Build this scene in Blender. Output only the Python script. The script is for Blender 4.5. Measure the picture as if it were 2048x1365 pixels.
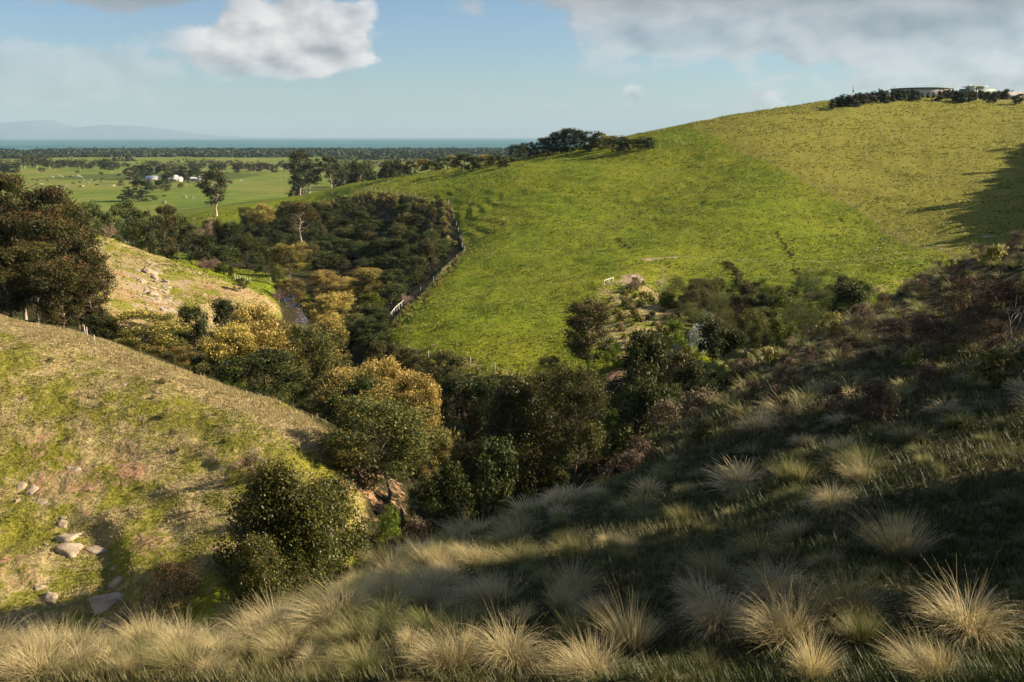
import bpy, math, random
import numpy as np

scene = bpy.context.scene
for o in list(bpy.data.objects):
    bpy.data.objects.remove(o, do_unlink=True)
col = scene.collection

# ------------------------------------------------------------------ camera, light, exposure
EYE = 60.0                       # eye height above the datum; the sea lies at 9.5 m
FPX = 1991.0                     # focal length in photo pixels (35 mm on a 36 mm sensor)
PITCH = math.atan((682.5 - 275.0) / FPX)
SUN_AZ = math.radians(83)       # clockwise from the viewing direction (+Y)
SUN_EL = math.radians(26)

cam_d = bpy.data.cameras.new("camera")
cam_d.lens = 35.0
cam_d.sensor_width = 36.0
cam_d.clip_start = 0.1
cam_d.clip_end = 200000.0
cam = bpy.data.objects.new("camera", cam_d)
cam.location = (0, 0, EYE)
cam.rotation_euler = (math.pi / 2 - PITCH, 0, 0)
col.objects.link(cam)
scene.camera = cam

scene.view_settings.view_transform = 'Standard'
scene.view_settings.look = 'None'
scene.view_settings.gamma = 1.0
scene.view_settings.use_curve_mapping = False
scene.view_settings.exposure = 1.3
scene.render.engine = 'CYCLES'
scene.cycles.max_bounces = 5
scene.cycles.diffuse_bounces = 2
scene.cycles.glossy_bounces = 1
scene.cycles.transmission_bounces = 2
scene.cycles.transparent_max_bounces = 6
scene.cycles.volume_bounces = 0
scene.cycles.use_denoising = True
scene.cycles.use_adaptive_sampling = True
scene.cycles.adaptive_threshold = 0.025
scene.cycles.caustics_reflective = False
scene.cycles.caustics_refractive = False

sun_d = bpy.data.lights.new("sun", 'SUN')
sun_d.energy = 5.0
sun_d.angle = math.radians(0.5)
sun_d.color = (1.0, 0.84, 0.60)
sun = bpy.data.objects.new("sun", sun_d)
SUN_DIR = np.array([math.cos(SUN_EL) * math.sin(SUN_AZ), math.cos(SUN_EL) * math.cos(SUN_AZ), math.sin(SUN_EL)])
from mathutils import Vector
sun.rotation_euler = Vector(SUN_DIR).to_track_quat('Z', 'Y').to_euler()
sun.location = (60, -20, EYE + 60)
col.objects.link(sun)


class NT:
    """small helper for building node trees"""
    def __init__(self, tree):
        self.t = tree
        self.n = tree.nodes
        self.l = tree.links

    def node(self, typ, **kw):
        n = self.n.new(typ)
        for k, v in kw.items():
            setattr(n, k, v)
        return n

    def put(self, sock, v):
        if v is None:
            return
        if hasattr(v, 'is_output') or isinstance(v, bpy.types.NodeSocket):
            self.l.new(v, sock)
        else:
            if isinstance(v, (tuple, list)) and len(v) == 3 and sock.type == 'RGBA':
                v = (*v, 1.0)
            sock.default_value = v

    def math(self, op, a, b=None, c=None, clamp=False):
        n = self.node('ShaderNodeMath', operation=op, use_clamp=clamp)
        self.put(n.inputs[0], a)
        self.put(n.inputs[1], b)
        self.put(n.inputs[2], c)
        return n.outputs[0]

    def mix(self, f, a, b, blend='MIX'):
        n = self.node('ShaderNodeMix', data_type='RGBA', blend_type=blend)
        n.clamp_factor = True
        self.put(n.inputs[0], f)
        self.put(n.inputs[6], a)
        self.put(n.inputs[7], b)
        return n.outputs[2]

    def ramp(self, f, lo, hi, smooth=True):
        n = self.node('ShaderNodeMapRange', interpolation_type='SMOOTHSTEP' if smooth else 'LINEAR')
        self.put(n.inputs[0], f)
        self.put(n.inputs[1], lo)
        self.put(n.inputs[2], hi)
        return n.outputs[0]

    def noise(self, vec, scale, detail=4, rough=0.55, dist=0.0, dims='3D'):
        n = self.node('ShaderNodeTexNoise', noise_dimensions=dims)
        if vec is not None:
            self.put(n.inputs['Vector'], vec)
        n.inputs['Scale'].default_value = scale
        n.inputs['Detail'].default_value = detail
        n.inputs['Roughness'].default_value = rough
        n.inputs['Distortion'].default_value = dist
        return n.outputs[0]

    def attr(self, name):
        return self.node('ShaderNodeAttribute', attribute_name=name)

    def sep(self, v):
        n = self.node('ShaderNodeSeparateXYZ')
        self.put(n.inputs[0], v)
        return n.outputs

    def comb(self, x, y, z):
        n = self.node('ShaderNodeCombineXYZ')
        for s, v in zip(n.inputs, (x, y, z)):
            self.put(s, v)
        return n.outputs[0]

    def vmul(self, v, s):
        n = self.node('ShaderNodeVectorMath', operation='MULTIPLY')
        self.put(n.inputs[0], v)
        self.put(n.inputs[1], s)
        return n.outputs[0]


# ------------------------------------------------------------------ world: clear sky with broken cloud
world = bpy.data.worlds.new("World")
scene.world = world
world.use_nodes = True
SKY_STRENGTH = 0.05
SKY_TINT = (.80, .88, .98)
CLOUD_DARK = (2.1, 2.25, 2.35)
CLOUD_LIT = (7.6, 7.2, 7.0)


def px_dir(px, py):
    """photo pixel -> azimuth, elevation in radians"""
    u, v = (px - 1024.0) / FPX, (682.5 - py) / FPX
    y = math.cos(PITCH) + v * math.sin(PITCH)
    z = -math.sin(PITCH) + v * math.cos(PITCH)
    return math.atan2(u, y), math.atan2(z, math.hypot(u, y))


# cloud masses seen in the photograph: centre, half width, half height (photo pixels), weight, darkness
CLOUDS = [(600, 50, 112, 62, 1.05, .0, 1), (455, 98, 72, 38, .95, .0, 1), (648, 108, 84, 44, .95, .0, 1), (560, 110, 110, 36, .7, .0, 1), (690, 30, 50, 22, .5, .1, .7),
          (290, 0, 150, 30, .75, 1.0, .8), (310, 70, 60, 20, .4, .4, .4), (40, 140, 120, 50, .7, .4, .40), (215, 128, 110, 40, .7, .25, .42), (120, 185, 210, 36, .55, .3, .30), (450, 150, 95, 24, .5, .25, .3),
          (1700, 36, 440, 56, 1.05, .45, .75), (1400, -12, 360, 44, 1.0, .85, .95), (1720, 50, 150, 34, .6, 1.0, .9), (1950, 0, 240, 46, .9, 1.0, .95),
          (1950, 108, 270, 54, .95, .3, .7), (1330, 82, 190, 38, .75, .35, .6), (1830, 165, 230, 20, .6, .2, .6),
          (2020, 172, 60, 24, .8, .0, .9), (1518, 205, 36, 22, .8, .0, .8), (1545, 222, 150, 14, .5, .1, .4), (1265, 192, 22, 17, .75, .0, .6),
          (1400, 212, 130, 10, .4, .2, .3), (1200, 140, 230, 14, .4, .3, .25), (1100, 210, 120, 8, .35, .3, .22)]


def build_world():
    w = NT(world.node_tree)
    w.n.clear()
    sky = w.node('ShaderNodeTexSky', sky_type='NISHITA')
    sky.sun_disc = False
    sky.sun_elevation = SUN_EL
    sky.sun_rotation = SUN_AZ          # measured from +Y, clockwise seen from above
    sky.altitude = 60
    sky.air_density = 1.0
    sky.dust_density = 0.3
    sky.ozone_density = 2.5
    tc = w.node('ShaderNodeTexCoord')
    x, y, z = w.sep(tc.outputs['Generated'])
    el = w.math('ARCSINE', z)
    vec = w.comb(w.math('ARCTAN2', x, y), el, 0.0)
    acc = None
    for (px, py, rx, ry, wt, dk, op) in CLOUDS:
        a0, e0 = px_dir(px, py)
        sx, sy = FPX / (rx * 1.9), FPX / (ry * 1.9)
        m = w.node('ShaderNodeVectorMath', operation='MULTIPLY_ADD')
        w.put(m.inputs[0], vec)
        w.put(m.inputs[1], (sx, sy, 0))
        w.put(m.inputs[2], (-a0 * sx, -e0 * sy, 0))
        gr = w.node('ShaderNodeTexGradient', gradient_type='QUADRATIC_SPHERE')
        w.put(gr.inputs[0], m.outputs[0])
        m2 = w.node('ShaderNodeVectorMath', operation='MULTIPLY_ADD')
        w.put(m2.inputs[0], gr.outputs[1])
        w.put(m2.inputs[1], (wt * 1.6, wt * dk * 1.6, wt * op * 1.6))
        w.put(m2.inputs[2], acc if acc is not None else (0, 0, 0))
        acc = m2.outputs[0]
    tot, drk, opa = w.sep(acc)
    stretch = w.vmul(vec, (1.0, 1.7, 1.0))
    n1 = w.noise(stretch, 17.0, 8, .57, .0, '2D')
    off = w.node('ShaderNodeVectorMath', operation='ADD')
    w.put(off.inputs[0], stretch)
    w.put(off.inputs[1], (.012, .018, 0))
    n2 = w.noise(off.outputs[0], 17.0, 3, .5, .0, '2D')
    n3 = w.noise(vec, 3.2, 2, .5, .0, '2D')
    # the rest of the sky carries the same broken cloud, thicker towards the zenith
    gen = w.math('MULTIPLY', w.ramp(n3, .42, .68), w.ramp(el, .15, .4))
    tot = w.math('ADD', tot, w.math('MULTIPLY', gen, .9))
    drk = w.math('ADD', drk, w.math('MULTIPLY', gen, .7))
    opa = w.math('DIVIDE', w.math('MULTIPLY_ADD', gen, .8, opa), w.math('ADD', tot, .02))
    soft = w.math('MULTIPLY_ADD', w.math('SUBTRACT', n1, .5), w.math('MULTIPLY', w.ramp(tot, .0, .16), 1.7), tot)
    dens = w.math('MULTIPLY', w.ramp(soft, .26, .62), opa)
    dark = w.math('DIVIDE', drk, w.math('ADD', tot, .03))
    n4 = w.noise(stretch, 17.0, 3, .5, .0, '2D')
    lit = w.math('MULTIPLY_ADD', w.math('SUBTRACT', w.math('MULTIPLY_ADD', n4, .7, w.math('MULTIPLY', n1, .3)), n2), 1.9, w.math('MULTIPLY_ADD', soft, -.18, .92), clamp=True)
    lit = w.math('MULTIPLY', lit, w.math('MULTIPLY_ADD', dark, -.85, 1.0))
    ccol = w.mix(lit, CLOUD_DARK, CLOUD_LIT)
    sky_c = w.mix(1.0, sky.outputs[0], SKY_TINT, 'MULTIPLY')
    fin = w.mix(w.math('MULTIPLY', dens, .93), sky_c, ccol)
    bg = w.node('ShaderNodeBackground')
    bg.inputs[1].default_value = SKY_STRENGTH
    w.put(bg.inputs[0], fin)
    out = w.node('ShaderNodeOutputWorld')
    w.l.new(bg.outputs[0], out.inputs[0])
    world.cycles.sampling_method = 'MANUAL'
    world.cycles.sample_map_resolution = 256


build_world()

# ------------------------------------------------------------------ numeric helpers
def _hash(ix, iy, seed):
    h = (ix.astype(np.int64) * 374761393 + iy.astype(np.int64) * 668265263 + seed * 982451653) & 0x7fffffff
    h = ((h ^ (h >> 13)) * 1274126177) & 0x7fffffff
    return ((h ^ (h >> 16)) & 0xffff) / 65535.0


def vnoise(x, y, seed=0):
    ix, iy = np.floor(x), np.floor(y)
    fx, fy = x - ix, y - iy
    fx, fy = fx * fx * (3 - 2 * fx), fy * fy * (3 - 2 * fy)
    a, b = _hash(ix, iy, seed), _hash(ix + 1, iy, seed)
    c, d = _hash(ix, iy + 1, seed), _hash(ix + 1, iy + 1, seed)
    return (a * (1 - fx) + b * fx) * (1 - fy) + (c * (1 - fx) + d * fx) * fy - .5


def fbm(x, y, seed=0, octs=4, gain=.5):
    s, a = 0, 1.0
    for k in range(octs):
        s = s + a * vnoise(x, y, seed + k * 17)
        x, y, a = x * 2.03 + 11.3, y * 2.03 + 5.7, a * gain
    return s


def sstep(x, a, b):
    t = np.clip((x - a) / (b - a), 0, 1)
    return t * t * (3 - 2 * t)


def ray(px, py):
    """photo pixel -> x and z per unit of forward distance y (relative to the eye)"""
    u, v = (px - 1024.0) / FPX, (682.5 - py) / FPX
    y = math.cos(PITCH) + v * math.sin(PITCH)
    return u / y, (-math.sin(PITCH) + v * math.cos(PITCH)) / y


# ------------------------------------------------------------------ relief of the land
# surveyed points: (pixel x, pixel y, forward distance)
SURVEY = [
    # near grassy bank
    (0, 1362, 11), (300, 1362, 10.6), (600, 1362, 10.4), (1024, 1362, 10), (1500, 1362, 9.3), (2040, 1362, 8.2),
    (0, 1312, 13.0), (300, 1288, 13.5), (640, 1240, 14.2), (500, 1300, 12.5), (850, 1216, 13.8), (1024, 1250, 12.2), (1400, 1200, 12), (1700, 1200, 11), (2040, 1150, 11.5),
    (740, 1155, 17.8), (960, 1068, 22.4), (1150, 998, 26.4), (1260, 958, 29.2), (1120, 1100, 17.5), (1400, 1050, 17), (1700, 1000, 15.5), (2040, 950, 15.5),
    (1330, 880, 34), (1440, 800, 41), (1560, 722, 48), (1680, 652, 56), (1800, 598, 62), (1920, 550, 64), (2040, 490, 62),
    (1500, 900, 24), (1600, 850, 26), (1800, 850, 22), (2040, 800, 22), (1700, 750, 36), (1850, 720, 34), (2040, 700, 30), (2040, 600, 43), (1900, 640, 46),
    # near left hillside
    (0, 1240, 42), (150, 1240, 42), (300, 1225, 41), (430, 1180, 41), (0, 1100, 49), (200, 1100, 49), (400, 1090, 47), (0, 950, 57), (200, 950, 57.5), (400, 960, 56), (560, 1000, 53),
    (0, 800, 64), (250, 800, 65), (450, 860, 61), (600, 950, 56), (640, 1010, 54.5), (740, 1010, 58), (700, 1095, 54),
    (0, 652, 76), (100, 662, 75.5), (200, 694, 74), (300, 728, 72), (400, 764, 70), (520, 812, 66), (620, 856, 63), (660, 900, 61),
    # grove behind the left crest, spur with rocks
    (0, 640, 118), (100, 650, 106), (180, 655, 108), (60, 560, 150), (100, 480, 190),
    (158, 460, 226), (200, 466, 224), (260, 486, 216), (330, 514, 206), (400, 542, 196), (450, 564, 188), (510, 588, 184), (560, 612, 180),
    (190, 640, 128), (260, 640, 132), (330, 652, 140), (370, 692, 136), (230, 560, 162), (300, 600, 158), (400, 600, 166), (480, 640, 164), (300, 540, 185), (200, 510, 196),
    # creek
    (590, 645, 184), (700, 765, 130), (910, 905, 92), (800, 850, 108), (610, 560, 246), (600, 530, 270), (510, 565, 236), (450, 545, 246),
    # flat behind the spur
    
    # dark gully and its rim
    (480, 445, 400), (600, 412, 410), (680, 396, 405), (745, 386, 395), (820, 396, 362), (895, 412, 330), (915, 460, 282), (925, 500, 246), (870, 556, 202), (800, 622, 163), (762, 672, 139),
    (780, 712, 124), (900, 730, 116), (1000, 748, 109.5), (1130, 742, 108),
    (855, 540, 228), (760, 560, 250), (700, 480, 335), (800, 470, 314), (620, 470, 352), (700, 600, 214), (560, 455, 380), (860, 450, 310), (640, 420, 395), (720, 420, 380),
    # the big pasture
    (850, 600, 168), (850, 670, 134), (950, 500, 232), (1000, 650, 136), (1000, 560, 180), (900, 720, 118), (1050, 600, 152), (1000, 500, 218), (1000, 400, 308), (1100, 700, 119), (1100, 640, 136),
    (1160, 650, 129), (1200, 550, 168), (1200, 450, 250), (1200, 350, 330), (1500, 500, 188), (1500, 400, 252), (1500, 300, 338), (1700, 500, 186), (1700, 400, 246), (1700, 300, 336),
    (1900, 400, 236), (1900, 300, 330), (2040, 300, 326), (2040, 420, 206), (1800, 240, 430), (2040, 240, 420), (1350, 450, 230), (1350, 350, 318), (1900, 480, 176), (2040, 480, 150),
    (700, 364, 560), (620, 386, 600), (860, 345, 480), (1020, 322, 430), (1240, 296, 400), (1330, 279, 390), (1450, 254, 400), (1560, 234, 430), (1650, 214, 470), (1720, 196, 500), (1800, 192, 520), (1920, 196, 520), (2048, 200, 515),
    (800, 372, 430), (560, 398, 590), (500, 420, 510), (430, 434, 490), (380, 440, 500),
    # spur with the white rail and the bank below it
    (1222, 570, 151), (1262, 552, 160), (1190, 640, 132), (1300, 566, 155), (1350, 592, 148), (1420, 596, 146), (1500, 594, 143), (1600, 590, 136), (1680, 584, 130), (1760, 578, 126), (1900, 532, 138),
    (1250, 640, 127), (1240, 740, 105), (1320, 640, 126), (1400, 650, 122), (1300, 700, 112),
    # plain
    (20, 420, 672), (200, 420, 672), (60, 400, 780), (250, 400, 780), (480, 392, 830), (350, 415, 695),
]
# points outside the frame or hidden from it: x, y, z (relative to the eye)
HIDDEN = [
    (0, 1.5, -2.4), (1.5, 0, -1.4), (-1.5, 0, -2.0), (0, -1.5, -1.1), (1.2, 1.2, -2.0), (-1.2, 1.2, -2.4), (1.2, -1.2, -.9), (-1.2, -1.2, -1.5),
    (0, 4, -3.3), (4, 0, -.7), (-4, 0, -2.6), (0, -4, 0), (3, 3, -2.3), (-3, 3, -3.5), (3, -3, .4), (-3, -3, -1.0),
    (-7, 21.5, -13), (-4.5, 26, -14.5), (-2, 32, -17), (-11, 19, -11.5), (-9, 31, -20), (-14, 20, -12.5), (-20, 28, -19), (-14, 36, -23), (0, 46, -22.5), (-8, 46, -24), (4, 41, -16.5),
    (3, 58, -25.5), (-4, 66, -27.5), (9, 58, -22), (8, 85, -28), (20, 83, -25.5), (35, 92, -23.5), (52, 104, -22), (26, 120, -25.5), (40, 116, -22.5), (14, 72, -23), (28, 74, -20), (40, 80, -16.5), (56, 92, -17),
    (10, 100, -27.5), (0, 104, -27.5), (-10, 100, -30), (-25, 92, -26), (-30, 110, -27), (-40, 120, -27.5), (-22, 120, -31.2), (-14, 118, -29.5), (-46, 100, -22),
    (12, -8, 2.2), (25, 5, 1.0), (26, 15, -.6), (45, 10, 6), (52, 30, 3.8), (57, 57, -.5), (45, 50, -3), (85, 85, 1.5), (75, 60, 4.5), (90, 20, 11), (60, -30, 12),
    (120, 110, -2), (110, 150, -10), (165, 192, -2), (200, 150, 8), (215, 260, 6), (185, 240, 0), (128, 176, -10), (300, 200, 16), (320, 320, 16), (400, 480, 19), (350, 700, 8), (500, 300, 20),
    (-20, 12, -7), (-40, 34, -15), (-50, 50, -13.5), (-60, 70, -10), (-45, 82, -14), (-70, 30, -7), (-90, 90, -8), (-30, 0, -5), (-70, 0, -3), (-90, 160, -16), (-110, 220, -20), (-140, 140, -10), (-200, 300, -30), (-300, 300, -30), (-200, 80, -5), (-300, -100, 5),
    (0, -30, 7), (-30, -30, 2), (30, -30, 9), (0, -100, 18), (-100, -100, 10), (100, -100, 20), (0, -400, 25), (-400, -300, 15), (400, -300, 28),
    (-500, 500, -47), (-260, 600, -48), (-100, 700, -46), (100, 800, -30), (400, 900, -5), (-600, 100, -40), (700, 100, 20), (-46, 232, -32.5), (-62, 228, -32), (-86, 240, -31.5), (-112, 256, -30), (-100, 300, -34.5), (-70, 290, -34.5), (-60, 330, -35.5), (-120, 400, -41), (-90, 350, -37), (-180, 500, -46), (-100, 470, -41),
]


def _coords(x, y):
    r = np.hypot(x, y)
    return np.arctan2(x, y) * 2.6, np.log(r), r


def _build_relief():
    P = []
    for (px, py, d) in SURVEY:
        rx, rz = ray(px, py)
        P.append((rx * d, d, rz * d))
    P = np.array(P + [tuple(map(float, h)) for h in HIDDEN])
    a, b, r = _coords(P[:, 0], P[:, 1])
    q = P[:, 2] / r
    # repeat the points behind the eye so that the surface closes on itself
    wrap = np.abs(a) > 2.0 * 2.6
    a = np.concatenate([a, a[wrap] - np.sign(a[wrap]) * 2 * math.pi * 2.6])
    b = np.concatenate([b, b[wrap]])
    q = np.concatenate([q, q[wrap]])
    n = len(a)
    d2 = (a[:, None] - a) ** 2 + (b[:, None] - b) ** 2
    K = .5 * d2 * np.log(d2 + 1e-12) + np.eye(n) * 6e-3
    A = np.zeros((n + 3, n + 3))
    A[:n, :n] = K
    A[:n, n] = A[n, :n] = 1
    A[:n, n + 1] = A[n + 1, :n] = a
    A[:n, n + 2] = A[n + 2, :n] = b
    wgt = np.linalg.solve(A, np.concatenate([q, np.zeros(3)]))
    return a, b, wgt


_RA, _RB, _RW = _build_relief()
PLAIN = -48.0


def relief(x, y):
    """smooth height of the land above the datum"""
    x, y = np.atleast_1d(np.asarray(x, float)), np.atleast_1d(np.asarray(y, float))
    out = np.empty(x.shape)
    fx, fy, fo = x.ravel(), y.ravel(), out.ravel()
    n = len(_RA)
    for i in range(0, len(fx), 20000):
        a, b, r = _coords(fx[i:i + 20000], fy[i:i + 20000])
        r = np.maximum(r, .6)
        b = np.log(r)
        d2 = (a[:, None] - _RA) ** 2
        d2 += (b[:, None] - _RB) ** 2
        d2 += 1e-12
        k = np.log(d2)
        k *= d2
        q = .5 * (k @ _RW[:n]) + _RW[n] + _RW[n + 1] * a + _RW[n + 2] * b
        z = q * r
        far = sstep(r, 620, 900) * sstep(-a, -.75, -.1) + sstep(r, 800, 1500)
        far = np.clip(far, 0, 1)
        z = z * (1 - far) + PLAIN * far
        fo[i:i + 20000] = z
    return fo.reshape(x.shape) + EYE


def rough(x, y):
    """hummocks, terracettes and tufty unevenness"""
    r = np.hypot(x, y)
    near = 1 - sstep(r, 26, 42)
    mid = sstep(r, 26, 42) * (1 - sstep(r, 90, 130))
    far = sstep(r, 90, 130) * (1 - sstep(r, 520, 680))
    h = near * (.22 * fbm(x / 1.3, y / 1.3, 3, 3) + .25 * fbm(x / 5, y / 5, 5, 2))
    h += mid * (.5 * fbm(x / 6, y / 6, 9, 4) + .16 * fbm(x / .9, y / .9, 21, 2))
    h += far * (1.1 * fbm(x / 26, y / 26, 31, 3) + .42 * fbm(x / 5.5, y / 4.0, 41, 3) + .22 * vnoise(x / 1.5, y / 1.3, 47))
    return h


def land(x, y):
    x, y = np.atleast_1d(np.asarray(x, float)), np.atleast_1d(np.asarray(y, float))
    z = relief(x, y)
    r = np.hypot(x, y)
    # stock terracettes follow the contours of the grazed slopes
    a = .15 * sstep(r, 34, 44) * (1 - sstep(r, 85, 100)) + .15 * sstep(r, 100, 125) * (1 - sstep(r, 420, 560))
    ph = z / np.where(r < 95, .95, 1.5) * 2 * math.pi + 5.0 * fbm(x / 14, y / 14, 81, 2)
    patch = np.clip(.5 + 1.6 * fbm(x / 24, y / 24, 83, 2), 0, 1)
    return z + rough(x, y) + a * patch * np.sin(ph + .7 * np.sin(ph))


def land1(x, y):
    return float(land(x, y)[0])


def ground_at(px, py, dmin=6.0, dmax=1500.0):
    """first point of the land met by the sight line through a photo pixel"""
    rx, rz = ray(px, py)
    d = np.exp(np.linspace(math.log(dmin), math.log(dmax), 700))
    g = land(rx * d, d) - (EYE + rz * d)
    i = int(np.argmax(g > 0)) if (g > 0).any() else len(d) - 1
    if i > 0 and g[i] > 0:
        t = g[i - 1] / (g[i - 1] - g[i])
        dd = d[i - 1] + (d[i] - d[i - 1]) * t
    else:
        dd = d[i]
    return np.array([rx * dd, dd, land1(rx * dd, dd)])


def make_mesh(name, verts, faces, mat=None, attrs=None, smooth=False, mats=None, mat_idx=None):
    """verts (n,3); faces: list of integer arrays (m,k); attrs: {name: (n,4)} point colours"""
    me = bpy.data.meshes.new(name)
    verts = np.asarray(verts, np.float32)
    me.vertices.add(len(verts))
    me.vertices.foreach_set('co', verts.ravel())
    faces = [np.asarray(f, np.int32) for f in faces if len(f)]
    nl = sum(f.size for f in faces)
    npoly = sum(len(f) for f in faces)
    me.loops.add(nl)
    me.loops.foreach_set('vertex_index', np.concatenate([f.ravel() for f in faces]))
    me.polygons.add(npoly)
    tot = np.concatenate([np.full(len(f), f.shape[1], np.int32) for f in faces])
    start = np.concatenate([[0], np.cumsum(tot)[:-1]]).astype(np.int32)
    me.polygons.foreach_set('loop_start', start)
    me.polygons.foreach_set('loop_total', tot)
    if mats:
        for m in mats:
            me.materials.append(m)
        me.polygons.foreach_set('material_index', np.asarray(mat_idx, np.int32))
    elif mat:
        me.materials.append(mat)
    if attrs:
        for k, v in attrs.items():
            at = me.attributes.new(k, 'FLOAT_COLOR', 'POINT')
            at.data.foreach_set('color', np.asarray(v, np.float32).ravel())
    me.update(calc_edges=True)
    if smooth:
        me.polygons.foreach_set('use_smooth', np.ones(npoly, bool))
    return me


def obj(name, me, parent=None, loc=None):
    o = bpy.data.objects.new(name, me)
    col.objects.link(o)
    if parent is not None:
        o.parent = parent
    if loc is not None:
        o.location = loc
    return o


def tag(o, label=None, cat=None, group=None, kind=None):
    if label:
        o['label'] = label
    if cat:
        o['category'] = cat
    if group:
        o['group'] = group
    if kind:
        o['kind'] = kind
    return o


def material(name):
    m = bpy.data.materials.new(name)
    m.use_nodes = True
    t = NT(m.node_tree)
    t.n.clear()
    out = t.node('ShaderNodeOutputMaterial')
    bs = t.node('ShaderNodeBsdfPrincipled')
    t.l.new(bs.outputs[0], out.inputs[0])
    return m, t, bs, out

# ------------------------------------------------------------------ ground
def polymask(x, y, poly, soft):
    """1 inside a polygon of world points, falling to 0 over a distance soft outside it"""
    poly = np.asarray(poly)[:, :2]
    inside = np.zeros(x.shape, bool)
    dist = np.full(x.shape, 1e9)
    n = len(poly)
    for i in range(n):
        (x1, y1), (x2, y2) = poly[i], poly[(i + 1) % n]
        cond = (y1 > y) != (y2 > y)
        inside ^= cond & (x < (x2 - x1) * (y - y1) / (y2 - y1 + 1e-12) + x1)
        t = np.clip(((x - x1) * (x2 - x1) + (y - y1) * (y2 - y1)) / ((x2 - x1) ** 2 + (y2 - y1) ** 2 + 1e-9), 0, 1)
        dist = np.minimum(dist, np.hypot(x - x1 - t * (x2 - x1), y - y1 - t * (y2 - y1)))
    return np.where(inside, 1.0, 1 - sstep(dist, 0, soft))


def linemask(x, y, pts, width):
    pts = np.asarray(pts)[:, :2]
    dist = np.full(x.shape, 1e9)
    for (x1, y1), (x2, y2) in zip(pts[:-1], pts[1:]):
        t = np.clip(((x - x1) * (x2 - x1) + (y - y1) * (y2 - y1)) / ((x2 - x1) ** 2 + (y2 - y1) ** 2 + 1e-9), 0, 1)
        dist = np.minimum(dist, np.hypot(x - x1 - t * (x2 - x1), y - y1 - t * (y2 - y1)))
    return 1 - sstep(dist, width * .4, width)


def gp(pts, dmin=6.0):
    return [ground_at(px, py, dmin) for px, py in pts]

# creek, ditches and tracks follow the land; all are world-space lines
CREEK = [(52, 104), (35, 95), (20, 86), (8, 86), (-5, 92), (-12, 102), (-15, 112), (-20, 124), (-27, 140), (-34, 160), (-40, 184), (-46, 205), (-51, 226), (-52, 248), (-56, 272), (-70, 300), (-95, 330), (-140, 380)]
CREEK_W = 1.5


def rgp(pts, dmin=6.0):
    """photo pixels -> ground points on the smooth relief"""
    res = []
    for px, py in pts:
        rx, rz = ray(px, py)
        d = np.exp(np.linspace(math.log(dmin), math.log(1500), 900))
        g = relief(rx * d, d) - (EYE + rz * d)
        i = int(np.argmax(g > 0)) if (g > 0).any() else len(d) - 1
        res.append((rx * d[i], d[i]))
    return res


def near_line(x, y, pts, width):
    """linemask evaluated only near the line"""
    P = np.asarray(pts)[:, :2]
    w = np.zeros(x.shape)
    lo, hi = P.min(0) - width, P.max(0) + width
    s = (x > lo[0]) & (x < hi[0]) & (y > lo[1]) & (y < hi[1])
    if s.any():
        w[s] = linemask(x[s], y[s], P, width)
    return w


def near_poly(x, y, pts, soft):
    P = np.asarray(pts)[:, :2]
    w = np.zeros(x.shape)
    lo, hi = P.min(0) - soft, P.max(0) + soft
    s = (x > lo[0]) & (x < hi[0]) & (y > lo[1]) & (y < hi[1])
    if s.any():
        w[s] = polymask(x[s], y[s], P, soft)
    return w


DITCHES = [(rgp([(1450, 524), (1470, 542), (1476, 556), (1498, 578)], 100), .9, .8), (rgp([(1555, 470), (1570, 492), (1590, 518)], 100), .5, .5), (rgp([(1592, 535), (1602, 578)], 100), .5, .6), (rgp([(1236, 478), (1262, 500)], 100), .5, .5)]
BENCH = rgp([(1284, 518), (1320, 514), (1360, 511), (1500, 516), (1700, 516), (1910, 518)], 100)
FENCE_UP = rgp([(1470, 300), (1560, 338), (1640, 380), (1750, 440), (1860, 494), (1918, 520)], 100)
_relief0 = relief


def relief(x, y):
    x, y = np.atleast_1d(np.asarray(x, float)), np.atleast_1d(np.asarray(y, float))
    z = _relief0(x, y)
    z = z - 1.1 * near_line(x, y, CREEK, 6.0)
    return z


# ---- zones of the ground (used by the ground material and by the grass that grows on it)
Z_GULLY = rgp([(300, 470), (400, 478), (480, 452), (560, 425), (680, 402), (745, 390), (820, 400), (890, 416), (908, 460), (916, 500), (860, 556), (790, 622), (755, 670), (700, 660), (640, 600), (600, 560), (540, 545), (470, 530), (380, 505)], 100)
Z_PADDOCK = FENCE_UP + [(150, 140), (260, 300), (260, 560), (90, 560), (75, 420)]
Z_SPUR = rgp([(165, 650), (150, 470), (200, 470), (330, 520), (450, 570), (555, 616), (500, 640), (370, 690), (260, 640)], 100)
Z_ROCKY = rgp([(262, 530), (300, 520), (345, 560), (385, 560), (350, 640), (300, 640), (268, 590)], 100)
Z_RAVINE = [(-64, 100), (-46, 89), (-34, 83), (-22, 76), (-13, 69), (-8, 60), (-6, 50), (-2, 42), (4, 40), (10, 46), (22, 60), (36, 74), (60, 96), (66, 106), (48, 114), (30, 114), (14, 106), (9, 104), (0, 108), (-12, 112), (-16, 126), (-20, 140), (-24, 162), (-34, 190), (-40, 188), (-41, 165), (-46, 142), (-56, 118)]
Z_EARTH = [rgp(p, 30) for p in ([(140, 925), (170, 925), (182, 960), (160, 1040), (135, 1050), (130, 990)], [(55, 880), (80, 880), (78, 935), (55, 950)], [(20, 1120), (60, 1130), (70, 1180), (30, 1190)],
                               [(90, 950), (130, 980), (125, 1010), (80, 985)], [(215, 905), (240, 905), (282, 965), (262, 972)], [(295, 1070), (330, 1075), (320, 1110), (295, 1100)], [(180, 910), (215, 900), (212, 918)],
                               [(430, 925), (470, 915), (475, 928)], [(700, 930), (790, 960), (800, 1010), (740, 1030), (700, 1010)])]
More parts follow.
